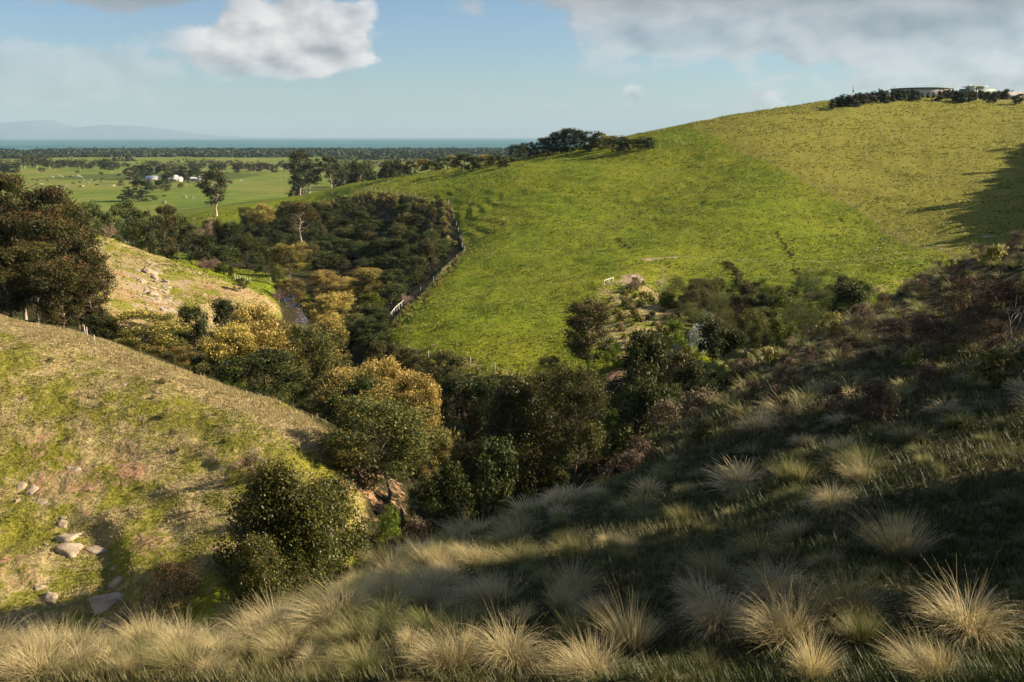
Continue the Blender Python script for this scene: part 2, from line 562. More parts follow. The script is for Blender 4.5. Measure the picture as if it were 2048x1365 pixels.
Z_EARTH += [rgp(p, 80) for p in ([(1222, 608), (1232, 606), (1248, 660), (1240, 672)], [(1220, 740), (1245, 730), (1240, 770)])]
Z_PALE = [rgp(p, 90) for p in ([(1286, 517), (1320, 513), (1352, 511), (1352, 513), (1320, 516), (1290, 520)], [(1243, 548), (1275, 546), (1290, 562), (1270, 572), (1248, 560)])]
Z_DRYLINES = [(rgp([(918, 470), (926, 502), (880, 550), (830, 596), (790, 634), (764, 672)], 100), 1.6), (rgp([(780, 716), (850, 728), (920, 738), (1000, 752)], 90), 3.4), (rgp([(745, 384), (820, 394), (897, 412), (922, 490)], 100), 1.3),
              (rgp([(1300, 592), (1450, 596), (1600, 590), (1750, 578), (1880, 545)], 100), 2.2), (rgp([(1222, 566), (1200, 620), (1195, 690)], 90), 2.0)]
Z_CLOUD_SHADE = [(-560, 1180), (-330, 1130), (-330, 1330), (-430, 1400), (-560, 1330)]  # cloud shadow on the plain, painted as a darker green zone
Z_NEARHILL = [(-90, 104), (-46, 86), (-33, 80), (-21, 73.5), (-12, 66), (-9, 58), (-10, 48), (-18, 38), (-50, 32), (-90, 40)]


Z_BANK = rgp([(1222, 572), (1262, 556), (1330, 596), (1420, 606), (1420, 660), (1340, 700), (1250, 720), (1200, 650)], 85)
HILL_TRACKS = [rgp(p, 30) for p in ([(0, 930), (90, 880), (170, 842), (300, 800), (430, 812)], [(0, 1030), (90, 960), (160, 915), (290, 876), (420, 890), (520, 930)], [(150, 1045), (152, 980), (170, 925)], [(300, 1100), (305, 1030), (296, 980)], [(0, 760), (120, 735), (240, 742)])]


def zones(x, y):
    """dry, soil, litter, upper paddock, pale, lush, cloud shade, bank"""
    r = np.hypot(x, y)
    th = np.arctan2(x, y)
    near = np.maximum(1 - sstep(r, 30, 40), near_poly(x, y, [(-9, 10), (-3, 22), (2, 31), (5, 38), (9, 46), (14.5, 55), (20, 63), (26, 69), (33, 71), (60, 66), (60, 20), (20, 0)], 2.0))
    hill = near_poly(x, y, Z_NEARHILL, 3)
    n1 = fbm(x / 9, y / 9, 71, 3)
    n2 = fbm(x / 2.2, y / 2.2, 73, 3)
    dry = .30 * near
    dry = np.maximum(dry, hill * np.clip(.38 + .4 * n1 + 1.0 * n2 + .6 * fbm(x / .7, y / .7, 79, 2), 0, 1))
    crest = hill * near_line(x, y, [(-46, 78), (-38, 76), (-30, 74), (-24, 70), (-17, 66), (-13, 62)], 3.5)
    dry = np.maximum(dry, crest * .95)
    spur = near_poly(x, y, Z_SPUR, 4)
    dry = np.maximum(dry, spur * np.clip(.62 + .9 * fbm(x / 9, y / 9, 75, 3) + .9 * n2, 0, 1))
    dry = np.maximum(dry, near_poly(x, y, Z_BANK, 2) * np.clip(.62 + 1.2 * n2, 0, 1))
    rocky = near_poly(x, y, Z_ROCKY, 5)
    for pts, w in Z_DRYLINES:
        dry = np.maximum(dry, .62 * near_line(x, y, pts, w) * np.clip(.8 + 1.2 * n2, 0, 1))
    soil = np.zeros(x.shape)
    for p in Z_EARTH:
        soil = np.maximum(soil, near_poly(x, y, p, 2.2))
    for tr in HILL_TRACKS:
        soil = np.maximum(soil, .85 * near_line(x, y, tr, .55) * np.clip(.7 + 1.5 * n2, 0, 1))
    soil = np.maximum(soil, spur * np.clip(.85 + 1.2 * n1, 0, 1.05))
    pale = np.zeros(x.shape)
    for p in Z_PALE:
        pale = np.maximum(pale, .8 * near_poly(x, y, p, .6))
    pale = np.maximum(pale, rocky * np.clip(.25 + 1.6 * n2, 0, 1))
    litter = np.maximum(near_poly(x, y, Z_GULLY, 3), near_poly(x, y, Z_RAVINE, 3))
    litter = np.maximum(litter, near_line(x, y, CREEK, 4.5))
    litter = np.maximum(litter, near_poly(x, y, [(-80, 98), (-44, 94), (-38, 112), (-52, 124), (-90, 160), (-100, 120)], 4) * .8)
    litter = np.maximum(litter, .42 * near_line(x, y, FENCE_UP, 1.3))
    pad = near_poly(x, y, Z_PADDOCK, .8)
    pad = np.maximum(pad, np.maximum(hill * 1.0, spur * .75))
    lush = sstep(r, 560, 700)
    cloud_shade = near_poly(x, y, Z_CLOUD_SHADE, 12)
    track = near_line(x, y, BENCH, 1.6)
    dry = np.maximum(dry, track * .35)
    return dict(dry=dry, soil=soil, litter=litter, pad=pad, pale=pale, lush=lush, cloud_shade=cloud_shade, bank=near)


def ground_material():
    m, t, bs, out = material('ground_soil_and_grass')
    geo = t.node('ShaderNodeNewGeometry')
    pos = geo.outputs['Position']
    a1, a2 = t.attr('zone_a'), t.attr('zone_b')
    dry, soil, litter = t.sep(a1.outputs['Color'])
    pad = a1.outputs['Alpha']
    pale, lush, cloud_shade = t.sep(a2.outputs['Color'])
    bank = a2.outputs['Alpha']
    nb = t.noise(t.vmul(pos, (1, .55, 1)), .05, 5, .62)
    nm = t.noise(pos, .33, 5, .6)
    nf = t.noise(pos, 2.6, 5, .65)
    green = t.mix(t.ramp(nm, .35, .65), (.088, .134, .006), (.152, .188, .010))
    green = t.mix(t.ramp(nb, .38, .66), green, (.178, .192, .014))
    green = t.mix(t.math('MULTIPLY', t.ramp(nf, .55, .75), .55), green, (.26, .235, .04))
    green = t.mix(t.math('MULTIPLY', t.ramp(nf, .46, .30), .45), green, (.06, .072, .005))
    padc = t.mix(t.ramp(nf, .30, .70), (.125, .128, .016), (.245, .222, .038))
    green = t.mix(pad, green, padc)
    lushc = t.mix(t.ramp(nb, .35, .65), (.095, .145, .022), (.15, .185, .03))
    lushc = t.mix(t.math('MULTIPLY', t.ramp(t.noise(pos, .006, 3, .5), .42, .6), .6), lushc, (.20, .19, .05))
    lushc = t.mix(t.math('MULTIPLY', cloud_shade, .75), lushc, (.05, .075, .016))  # painted cloud shadow darkens the field colour
    green = t.mix(lush, green, lushc)
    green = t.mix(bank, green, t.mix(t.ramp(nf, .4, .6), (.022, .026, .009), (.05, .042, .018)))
    dryc = t.mix(t.ramp(nf, .3, .7), (.225, .175, .075), (.42, .33, .17))
    edge = t.math('MULTIPLY_ADD', t.math('SUBTRACT', nf, .5), .9, dry)
    c = t.mix(t.ramp(edge, .12, .95), green, dryc)
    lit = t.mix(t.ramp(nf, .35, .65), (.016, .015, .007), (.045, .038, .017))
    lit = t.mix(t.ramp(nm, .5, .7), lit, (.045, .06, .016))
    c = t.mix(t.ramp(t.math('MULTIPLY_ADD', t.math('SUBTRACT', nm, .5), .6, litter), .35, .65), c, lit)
    soilc = t.mix(t.ramp(nf, .3, .7), (.22, .115, .06), (.38, .24, .145))
    c = t.mix(t.ramp(t.math('ADD', t.math('MULTIPLY_ADD', t.math('SUBTRACT', nf, .5), 1.6, t.math('MULTIPLY', soil, .66)), t.math('MULTIPLY', t.math('SUBTRACT', nm, .5), 1.6)), .62, .9), c, soilc)
    palec = t.mix(t.ramp(nf, .3, .7), (.22, .16, .10), (.38, .29, .20))
    c = t.mix(t.ramp(t.math('MULTIPLY_ADD', t.math('SUBTRACT', nf, .5), 1.1, pale), .42, .72), c, palec)
    t.put(bs.inputs['Base Color'], c)
    bs.inputs['Roughness'].default_value = .95
    bs.inputs['Specular IOR Level'].default_value = .08
    bmp = t.node('ShaderNodeBump')
    bmp.inputs['Strength'].default_value = .9
    bmp.inputs['Distance'].default_value = .35
    hsum = t.math('ADD', t.math('MULTIPLY', t.noise(pos, .9, 3, .6), 1.0), t.math('MULTIPLY', nf, .7))
    t.put(bmp.inputs['Height'], hsum)
    t.l.new(bmp.outputs[0], bs.inputs['Normal'])
    return m


def build_ground():
    ths = np.radians(np.concatenate([np.linspace(-180, -29.5, 70)[:-1], np.linspace(-29.5, 29.5, 640), np.linspace(29.5, 180, 70)[1:]]))
    rs = np.exp(np.concatenate([np.linspace(math.log(.6), math.log(8), 40)[:-1], np.linspace(math.log(8), math.log(700), 620)[:-1], np.linspace(math.log(700), math.log(3950), 90)]))
    T, R = np.meshgrid(ths, rs)
    X, Y = R * np.sin(T), R * np.cos(T)
    Z = land(X, Y)
    # the shore: the land slips under the sea at its far edge
    Z = Z - sstep(R, 3450, 3900) * 5
    n, m = X.shape
    z = zones(X.ravel(), Y.ravel())
    za = np.stack([z['dry'], z['soil'], z['litter'], z['pad']], -1)
    zb = np.stack([z['pale'], z['lush'], z['cloud_shade'], z['bank']], -1)
    idx = np.arange(n * m).reshape(n, m)
    F = np.stack([idx[:-1, :-1], idx[1:, :-1], idx[1:, 1:], idx[:-1, 1:]], -1).reshape(-1, 4)[:, ::-1]
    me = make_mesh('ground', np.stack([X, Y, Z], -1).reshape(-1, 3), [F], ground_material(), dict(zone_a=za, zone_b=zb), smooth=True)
    o = obj('ground', me)
    tag(o, 'grassed hills, gully and flat green plain', kind='structure')


build_ground()


def build_water():
    # sea
    m, t, bs, out = material('sea_water')
    geo = t.node('ShaderNodeNewGeometry')
    pos = geo.outputs['Position']
    st = t.vmul(pos, (.00022, .0016, 1))
    n = t.noise(st, 1.0, 4, .5)
    c = t.mix(t.ramp(n, .4, .62), (.03, .12, .13), (.07, .18, .19))
    c = t.mix(t.ramp(t.noise(t.vmul(pos, (.0005, .004, 1)), 1.0, 3, .5), .63, .72), c, (.30, .33, .33))
    t.put(bs.inputs['Base Color'], c)
    bs.inputs['Roughness'].default_value = .55
    bs.inputs['Specular IOR Level'].default_value = .25
    V = [(-70000, 3000, 9.5), (70000, 3000, 9.5), (70000, 46000, 9.5), (-70000, 46000, 9.5)]
    tag(obj('sea', make_mesh('sea', V, [np.array([[0, 1, 2, 3]])], m)), 'blue green sea beyond the plain', kind='structure')
    # creek: a strip of water laid a little above its bed, with riffles
    m, t, bs, out = material('creek_water')
    geo = t.node('ShaderNodeNewGeometry')
    n = t.noise(geo.outputs['Position'], 1.6, 4, .6)
    t.put(bs.inputs['Base Color'], t.mix(t.ramp(n, .56, .68), (.07, .045, .025), (.55, .54, .5)))
    bs.inputs['Roughness'].default_value = .18
    bmp = t.node('ShaderNodeBump')
    bmp.inputs['Strength'].default_value = .5
    bmp.inputs['Distance'].default_value = .15
    t.put(bmp.inputs['Height'], n)
    t.l.new(bmp.outputs[0], bs.inputs['Normal'])
    P = np.array([(1, 88.5)] + [c for c in CREEK[4:] if c[1] < 230], float)
    seg = np.concatenate([[0], np.cumsum(np.hypot(*np.diff(P, axis=0).T))])
    s = np.linspace(0, seg[-1], 260)
    cx, cy = np.interp(s, seg, P[:, 0]), np.interp(s, seg, P[:, 1])
    tx, ty = np.gradient(cx), np.gradient(cy)
    ln = np.hypot(tx, ty)
    nx, ny = -ty / ln, tx / ln
    w = CREEK_W + .7 * vnoise(s / 6, s * 0, 3)
    bed = relief(cx, cy)
    zz = np.convolve(np.pad(bed, 8, mode='edge'), np.ones(17) / 17, 'valid') + .35
    V = np.concatenate([np.stack([cx + nx * w * k, cy + ny * w * k, zz], -1) for k in (-1, 0, 1)])
    i = np.arange(259)
    F = np.concatenate([np.stack([i + a * 260, i + 1 + a * 260, i + 1 + (a + 1) * 260, i + (a + 1) * 260], -1) for a in (0, 1)])
    tag(obj('creek', make_mesh('creek', V, [F], m, smooth=True)), 'shallow brown creek with pale riffles', kind='structure')
    # far ranges across the water
    m, t, bs, out = material('far_range')
    bs.inputs['Base Color'].default_value = (.10, .12, .11, 1)
    bs.inputs['Roughness'].default_value = 1
    prof = [(-420, 262), (-200, 252), (-60, 250), (40, 243), (100, 240), (140, 254), (160, 256), (200, 250), (270, 252), (330, 258), (380, 266), (430, 272), (520, 275.5), (640, 276), (800, 276), (1000, 276.3), (1400, 276)]
    D = 43000.0
    xs = np.linspace(-420, 1400, 160)
    ys = np.interp(xs, [p[0] for p in prof], [p[1] for p in prof])
    V, F = [], []
    rows = 9
    for j in range(rows):
        k = j / (rows - 1)
        for i2, (px, py) in enumerate(zip(xs, ys)):
            rx, rz = ray(px, py)
            top = max(EYE + rz * D - 9, 3) * 1.0
            bump = math.sin(math.pi * k) ** .8
            dy = D + (k - .5) * 5000
            V.append((rx * D, dy, 8.5 + top * bump * (1 + .12 * float(vnoise(np.array([px / 20.]), np.array([k * 4.]), 5)[0]) * (1 if abs(k - .5) > .1 else 0))))
    for j in range(rows - 1):
        for i2 in range(159):
            a = j * 160 + i2
            F.append((a, a + 1, a + 161, a + 160))
    tag(obj('hills', make_mesh('hills', V, [np.array(F)], m, smooth=True)), 'faint blue mountains across the sea', kind='structure')


build_water()

# ------------------------------------------------------------------ plants
RNG = np.random.default_rng(11)


def foliage_mat(name, c1, c2, tip, transl=.28, rough=.6, vary=.25, spec=.25):
    m, t, bs, out = material(name)
    a = t.attr('tint')
    r, g, b = t.sep(a.outputs['Color'])
    oi = t.node('ShaderNodeObjectInfo')
    c = t.mix(r, c1, c2)
    c = t.mix(g, c, tip)
    hsv = t.node('ShaderNodeHueSaturation')
    t.put(hsv.inputs['Hue'], t.math('MULTIPLY_ADD', oi.outputs['Random'], .03, .485))
    t.put(hsv.inputs['Value'], t.math('MULTIPLY_ADD', oi.outputs['Random'], vary * 2, 1 - vary))
    t.put(hsv.inputs['Color'], c)
    c = hsv.outputs[0]
    t.put(bs.inputs['Base Color'], c)
    bs.inputs['Roughness'].default_value = rough
    bs.inputs['Specular IOR Level'].default_value = spec
    tr = t.node('ShaderNodeBsdfTranslucent')
    t.put(tr.inputs[0], c)
    mx = t.node('ShaderNodeMixShader')
    mx.inputs[0].default_value = transl
    t.l.new(bs.outputs[0], mx.inputs[1])
    t.l.new(tr.outputs[0], mx.inputs[2])
    t.l.new(mx.outputs[0], out.inputs[0])
    return m


def bark_mat(name, c1, c2, scale=3.0):
    m, t, bs, out = material(name)
    tc = t.node('ShaderNodeTexCoord')
    n = t.noise(t.vmul(tc.outputs['Object'], (1, 1, .25)), scale, 5, .65)
    t.put(bs.inputs['Base Color'], t.mix(t.ramp(n, .35, .65), c1, c2))
    bs.inputs['Roughness'].default_value = .9
    bmp = t.node('ShaderNodeBump')
    bmp.inputs['Strength'].default_value = .6
    bmp.inputs['Distance'].default_value = .05
    t.put(bmp.inputs['Height'], n)
    t.l.new(bmp.outputs[0], bs.inputs['Normal'])
    return m


M = {
    'gum': foliage_mat('gum_leaves', (.026, .036, .008), (.075, .075, .016), (.15, .065, .018), .2),
    'gumfar': foliage_mat('pale_gum_leaves', (.035, .05, .014), (.09, .09, .03), (.14, .10, .04), .2),
    'wattle': foliage_mat('wattle_leaves', (.05, .058, .010), (.15, .14, .026), (.66, .47, .14), .28),
    'gold': foliage_mat('golden_wattle_leaves', (.12, .10, .018), (.32, .24, .05), (.76, .53, .17), .3),
    'olive': foliage_mat('olive_wattle_leaves', (.045, .06, .014), (.115, .13, .03), (.30, .26, .06), .28),
    'green': foliage_mat('dark_evergreen_leaves', (.020, .032, .007), (.062, .078, .014), (.14, .15, .024), .22),
    'band': foliage_mat('mid_green_leaves', (.022, .034, .009), (.07, .085, .018), (.14, .15, .03), .2),
    'glossy': foliage_mat('glossy_shrub_leaves', (.028, .038, .006), (.09, .098, .012), (.25, .225, .035), .28, .45, .2, .35),
    'bright': foliage_mat('bright_green_leaves', (.05, .08, .008), (.13, .17, .016), (.24, .26, .03), .3),
    'silver': foliage_mat('silvery_leaves', (.12, .15, .12), (.26, .30, .25), (.62, .64, .56), .2),
    'white': foliage_mat('white_blossom', (.22, .26, .18), (.52, .54, .44), (.86, .86, .78), .2),
    'scrub': foliage_mat('scrub_leaves', (.035, .038, .010), (.10, .092, .022), (.20, .165, .04), .2),
    'rust': foliage_mat('rusty_heath_leaves', (.032, .028, .010), (.075, .048, .017), (.16, .068, .024), .2),
    'bracken': foliage_mat('dead_bracken', (.06, .042, .024), (.15, .10, .058), (.27, .20, .125), .15),
    'pine': foliage_mat('pine_needles', (.012, .024, .010), (.04, .058, .018), (.08, .09, .025), .12),
    'cypress': foliage_mat('cypress_foliage', (.014, .028, .009), (.05, .065, .018), (.10, .10, .03), .12),
    'hedge': foliage_mat('hedge_foliage', (.016, .028, .009), (.05, .058, .014), (.11, .08, .02), .12),
    'fern': foliage_mat('fern_fronds', (.05, .075, .012), (.13, .15, .025), (.24, .19, .05), .3),
    'twig': foliage_mat('dry_twigs', (.16, .10, .075), (.32, .21, .17), (.45, .33, .27), .05),
    'straw': foliage_mat('scrub_grass_mix', (.11, .11, .022), (.27, .235, .06), (.46, .38, .15), .3),
}
M['bark_pale'] = bark_mat('pale_gum_bark', (.30, .23, .17), (.58, .50, .42))
M['bark_dark'] = bark_mat('dark_bark', (.035, .025, .018), (.10, .075, .055))
M['bark_mid'] = bark_mat('grey_brown_bark', (.11, .085, .06), (.24, .19, .15))
M['bark_gum'] = bark_mat('gum_bark', (.19, .14, .10), (.44, .36, .28))
M['bark_dead'] = bark_mat('bleached_dead_wood', (.26, .21, .17), (.50, .43, .36))


def unit(v):
    return v / (np.linalg.norm(v, axis=-1, keepdims=True) + 1e-9)


def leaves(cent, rad, per, size, rng, flat=.75, aspect=2.2, outward=.55, up=.35, droop=0.0, tipf=.5, tint_c=None, shell=.45):
    """diamond leaves filling clumps; returns verts, faces, tint"""
    n = len(cent)
    cnt = np.maximum(3, (per * (rad / rad.mean()) ** 2).astype(int))
    ci = np.repeat(np.arange(n), cnt)
    N = len(ci)
    d = unit(rng.normal(size=(N, 3)))
    rr = rng.random(N) ** shell
    # lumpy clumps: the radius varies with direction
    lump = 1 + .28 * np.sin(d[:, 0] * 5 + ci * 1.7) * np.sin(d[:, 1] * 4 + ci) + .2 * np.sin(d[:, 2] * 7 + ci * .6)
    p = cent[ci] + d * (rr * rad[ci] * lump)[:, None] * np.array([1, 1, flat])
    nrm = unit(d * outward + rng.normal(size=(N, 3)) * .6 + np.array([0, 0, up]))
    ax = unit(np.cross(nrm, rng.normal(size=(N, 3))))
    if droop:
        ax = unit(ax + np.array([0, 0, -droop]))
    bx = unit(np.cross(nrm, ax))
    L = size * (.5 + 1.0 * rng.random(N) ** 1.6)
    W = L / aspect
    a, b = ax * (L / 2)[:, None], bx * (W / 2)[:, None]
    V = np.stack([p - a, p + b - a * .1, p + a, p - b - a * .1], 1).reshape(-1, 3)
    F = np.arange(N * 4).reshape(N, 4)
    tc = tint_c[ci] if tint_c is not None else rng.random(n)[ci]
    R = np.clip(tc * .65 + .35 * rng.random(N), 0, 1)
    outer = sstep(rr, .55, 1.0) * np.clip(.35 + .8 * d[:, 2], 0, 1)
    G = np.clip((outer * (.4 + .9 * rng.random(N)) * (tipf * 2) * (.35 + tc)), 0, 1) * (rng.random(N) < .75)
    T = np.zeros((N, 4))
    T[:, 0], T[:, 1], T[:, 3] = R, G, 1
    return V, F, np.repeat(T, 4, 0)


def tube(path, radii, k=5):
    path, radii = np.asarray(path, float), np.asarray(radii, float)
    t = unit(np.gradient(path, axis=0))
    ref = np.where(np.abs(t[:, 2:3]) > .9, np.array([[1., 0, 0]]), np.array([[0, 0, 1.]]))
    u = unit(np.cross(t, ref))
    w = np.cross(t, u)
    an = np.arange(k) * 2 * math.pi / k
    V = (path[:, None] + radii[:, None, None] * (u[:, None] * np.cos(an)[None, :, None] + w[:, None] * np.sin(an)[None, :, None])).reshape(-1, 3)
    n = len(path)
    i, j = np.meshgrid(np.arange(n - 1), np.arange(k), indexing='ij')
    F = np.stack([i * k + j, i * k + (j + 1) % k, (i + 1) * k + (j + 1) % k, (i + 1) * k + j], -1).reshape(-1, 4)
    return V, F


class Bag:
    def __init__(self):
        self.v, self.f, self.n = [], {}, 0
        self.t = []

    def add(self, V, F, T=None):
        V, F = np.asarray(V, float), np.asarray(F)
        self.v.append(V)
        self.f.setdefault(F.shape[1], []).append(F + self.n)
        self.n += len(V)
        self.t.append(T if T is not None else np.tile([.5, 0, 0, 1.], (len(V), 1)))

    def mesh(self, name, mat, smooth=False):
        return make_mesh(name, np.concatenate(self.v), [np.concatenate(f) for f in self.f.values()], mat, dict(tint=np.concatenate(self.t)), smooth)


def bend(p0, p1, rng, n=5, wob=.08, sag=0.0):
    s = np.linspace(0, 1, n)[:, None]
    p0, p1 = np.asarray(p0, float), np.asarray(p1, float)
    L = np.linalg.norm(p1 - p0)
    off = rng.normal(size=(n, 3)) * wob * L
    off[0] = off[-1] = 0
    path = p0 + (p1 - p0) * s + off
    path[:, 2] += sag * L * np.sin(np.pi * s[:, 0])
    return path


PLANTS = {}     # key -> dict(height, width, parts=[(name, mesh)])


def tree_proto(key, mat, bark, H, W, base, n_cl, per, size, seed, top=.5, cl=.17, flat=.7, droop=0.0, aspect=2.2, tipf=.5, trunk_r=.022, lean=.04, shape='round',
               inner=.35, limbs=1.0, up=.35, names=('trunk', 'crown'), multi=1, shell=.45, outward=.55):
    """H height, W crown width, base: height where the crown starts (fraction)"""
    rng = np.random.default_rng(seed)
    zb = base * H
    # clump centres
    C, Rr = [], []
    ph = rng.random(6) * 6.28
    for i in range(n_cl):
        u = rng.random()
        az = rng.random() * 2 * math.pi
        if shape == 'round':
            prof = math.sin(math.pi * min(max(.12 + .80 * u, 0), 1)) ** .6
        elif shape == 'cone':
            prof = (1 - u) * .9 + .1
        elif shape == 'column':
            prof = math.sin(math.pi * (.15 + .75 * u)) ** .4
        elif shape == 'flat':
            prof = .55 + .45 * u
        elif shape == 'dome':
            prof = math.cos(u * math.pi / 2) ** .55
        lump = 1 + .22 * math.sin(az * 2 + ph[0] + u * 3) + .16 * math.sin(az * 3 + ph[1] - u * 5)
        rr = (inner + (1 - inner) * rng.random() ** .5) * prof * lump * (W / 2) * (1 - cl * .7)
        zt = zb + (H - zb) * (u ** top * .94 + .02) * (1 + .06 * math.sin(az + ph[2]))
        r_c = cl * W * (.6 + .75 * rng.random())
        zt = min(zt, H - r_c * flat * .8)
        zt = max(zt, zb + r_c * .3)
        C.append((rr * math.cos(az), rr * math.sin(az), zt))
        Rr.append(r_c)
    C, Rr = np.array(C), np.array(Rr)
    lx, ly = rng.normal(size=2) * lean * H
    C[:, 0] += lx * C[:, 2] / H
    C[:, 1] += ly * C[:, 2] / H
    tb, cb = Bag(), Bag()
    tops = []
    for m_ in range(multi):
        sx, sy = (rng.normal(size=2) * .05 * W if multi > 1 else (0, 0))
        tip = np.array([lx * .7 + sx * 4, ly * .7 + sy * 4, zb + (H - zb) * .55])
        path = bend((sx, sy, -.35), tip, rng, 8, .02)
        r0 = trunk_r * H / math.sqrt(multi)
        rad = r0 * (1 - .72 * np.linspace(0, 1, 8))
        rad[0] *= 1.45
        tb.add(*tube(path, rad, 7))
        tops.append((path, rad))
    for c, r_ in zip(C, Rr):
        if rng.random() > limbs:
            continue
        path, rad = tops[rng.integers(len(tops))]
        # leave the trunk at a lower level than the clump
        zl = min(c[2] - .25 * math.hypot(c[0], c[1]) - .05 * H, path[-1, 2] * .98)
        zl = max(zl, zb * .75)
        k = int(np.clip(np.searchsorted(path[:, 2], zl), 1, 7))
        f = np.clip((zl - path[k - 1, 2]) / (path[k, 2] - path[k - 1, 2] + 1e-6), 0, 1)
        p0 = path[k - 1] + (path[k] - path[k - 1]) * f
        ra = (rad[k - 1] + (rad[k] - rad[k - 1]) * f) * .5
        pb = bend(p0, c, rng, 5, .06, -.05)
        tb.add(*tube(pb, ra * np.linspace(1, .22, 5), 4))
    V, F, T = leaves(C, Rr, per, size, rng, flat, aspect, outward, up, droop, tipf, shell=shell)
    cb.add(V, F, T)
    PLANTS[key] = dict(h=H, w=W, parts=[(names[0], tb.mesh(key + '_' + names[0], bark, True)), (names[1], cb.mesh(key + '_' + names[1], mat))])


for i in range(3):
    tree_proto(f'gum{i}', M['gum'], M['bark_gum'], 15, 9.5, .17, 60, 360, .36, 20 + i, top=.8, cl=.15, flat=.75, droop=.6, aspect=2.6, tipf=.5, trunk_r=.014, lean=.05)
    tree_proto(f'gumfar{i}', M['gumfar'], M['bark_pale'], 22, 17, .15, 40, 130, .85, 40 + i, top=.6, cl=.15, flat=.6, aspect=1.8, tipf=.35, trunk_r=.028, lean=.05)
    tree_proto(f'green{i}', M['green'], M['bark_dark'], 9, 6.5, .10, 46, 260, .28, 60 + i, top=.8, cl=.16, flat=.8, aspect=2.0, tipf=.35)
    tree_proto(f'band{i}', M['band'], M['bark_mid'], 13, 8, .16, 40, 150, .42, 70 + i, top=.75, cl=.16, flat=.8, aspect=1.8, tipf=.55, trunk_r=.016)
    tree_proto(f'bush{i}', M['scrub'], M['bark_dark'], 3.5, 4.2, .02, 26, 150, .22, 80 + i, top=.9, cl=.19, flat=.8, tipf=.5, shape='dome', multi=3, names=('stems', 'foliage'), limbs=.6)
    tree_proto(f'far{i}', M['band'], M['bark_mid'], 14, 12, .06, 22, 70, 1.1, 90 + i, top=.85, cl=.2, flat=.9, aspect=1.5, tipf=.5)
    tree_proto(f'pine{i}', M['pine'], M['bark_dark'], 15, 12, .04, 38, 110, .75, 100 + i, top=.85, cl=.17, flat=.9, aspect=1.9, tipf=.35)
for i in range(4):
    tree_proto(f'wattle{i}', M['wattle'], M['bark_mid'], 9, 8, .14, 76, 390, .19, 110 + i, top=.75, cl=.125, flat=.75, aspect=1.8, tipf=.95, trunk_r=.014, lean=.05, up=.5, inner=.45)
    tree_proto(f'gold{i}', M['gold'], M['bark_mid'], 8.5, 7.5, .16, 70, 380, .19, 130 + i, top=.75, cl=.13, flat=.75, aspect=1.8, tipf=1.05, trunk_r=.014, lean=.05, up=.5, inner=.5)
for i in range(2):
    tree_proto(f'olive{i}', M['olive'], M['bark_mid'], 10, 7, .22, 70, 300, .21, 150 + i, top=.75, cl=.13, flat=.85, aspect=2.2, tipf=.5, trunk_r=.014, up=.4, inner=.45)
    tree_proto(f'glossy{i}', M['glossy'], M['bark_dark'], 5.5, 6, .02, 120, 330, .135, 160 + i, top=.8, cl=.12, flat=1.15, aspect=1.9, tipf=.5, multi=5, names=('stems', 'foliage'), up=.5, inner=.3, shape='dome', trunk_r=.02)
    tree_proto(f'bright{i}', M['bright'], M['bark_mid'], 3.5, 3.2, .04, 34, 170, .15, 170 + i, top=.8, cl=.16, flat=.9, aspect=1.8, tipf=.7, multi=3, names=('stems', 'foliage'), shape='dome')
    tree_proto(f'column{i}', M['bright'], M['bark_mid'], 8, 2.6, .05, 40, 120, .24, 180 + i, top=1, cl=.24, flat=1.3, aspect=1.8, tipf=.4, shape='column')
    tree_proto(f'round{i}', M['olive'], M['bark_mid'], 5, 5.5, .02, 40, 330, .12, 190 + i, top=.8, cl=.15, flat=.95, aspect=3.0, tipf=.35, shape='dome', multi=4, names=('stems', 'foliage'), inner=.6)
    tree_proto(f'silver{i}', M['silver'], M['bark_mid'], 2.4, 3, .02, 26, 160, .12, 200 + i, top=.8, cl=.17, flat=.8, aspect=1.6, tipf=.9, shape='dome', multi=3, names=('stems', 'foliage'))
    tree_proto(f'blossom{i}', M['white'], M['bark_mid'], 2.4, 3, .02, 30, 170, .12, 205 + i, top=.8, cl=.17, flat=.8, aspect=1.4, tipf=1.4, shape='dome', multi=3, names=('stems', 'foliage'))
    tree_proto(f'rust{i}', M['rust'], M['bark_dark'], 2.6, 3.2, .02, 46, 190, .085, 210 + i, top=.8, cl=.13, flat=1.2, aspect=3.2, tipf=.7, shape='dome', multi=5, names=('stems', 'foliage'))
    tree_proto(f'bracken{i}', M['bracken'], M['bark_dark'], 1.0, 1.8, .02, 26, 120, .085, 220 + i, top=.9, cl=.15, flat=.6, aspect=3.0, tipf=.5, shape='dome', multi=4, names=('stems', 'foliage'))
    tree_proto(f'hedge{i}', M['hedge'], M['bark_dark'], 5, 4, .02, 16, 70, .55, 230 + i, top=.9, cl=.22, flat=1.2, aspect=2.0, tipf=.5, shape='cone')
    tree_proto(f'straw{i}', M['straw'], M['bark_mid'], 1.1, 1.9, .02, 16, 50, .26, 240 + i, top=.9, cl=.2, flat=.6, aspect=2.6, tipf=.5, shape='dome', multi=2, names=('stems', 'foliage'))
tree_proto('cypress0', M['cypress'], M['bark_dark'], 13, 24, .05, 60, 150, .75, 250, top=.9, cl=.11, flat=.38, aspect=2.2, tipf=.5, shape='dome')
tree_proto('brown0', M['gum'], M['bark_pale'], 13, 10, .42, 40, 170, .36, 260, top=.5, cl=.16, flat=.6, aspect=2.2, tipf=.95, trunk_r=.02, lean=.06)
tree_proto('conebrown0', M['scrub'], M['bark_dark'], 10, 5, .05, 40, 140, .3, 261, top=1, cl=.2, flat=1.2, aspect=2.4, tipf=.4, shape='cone')


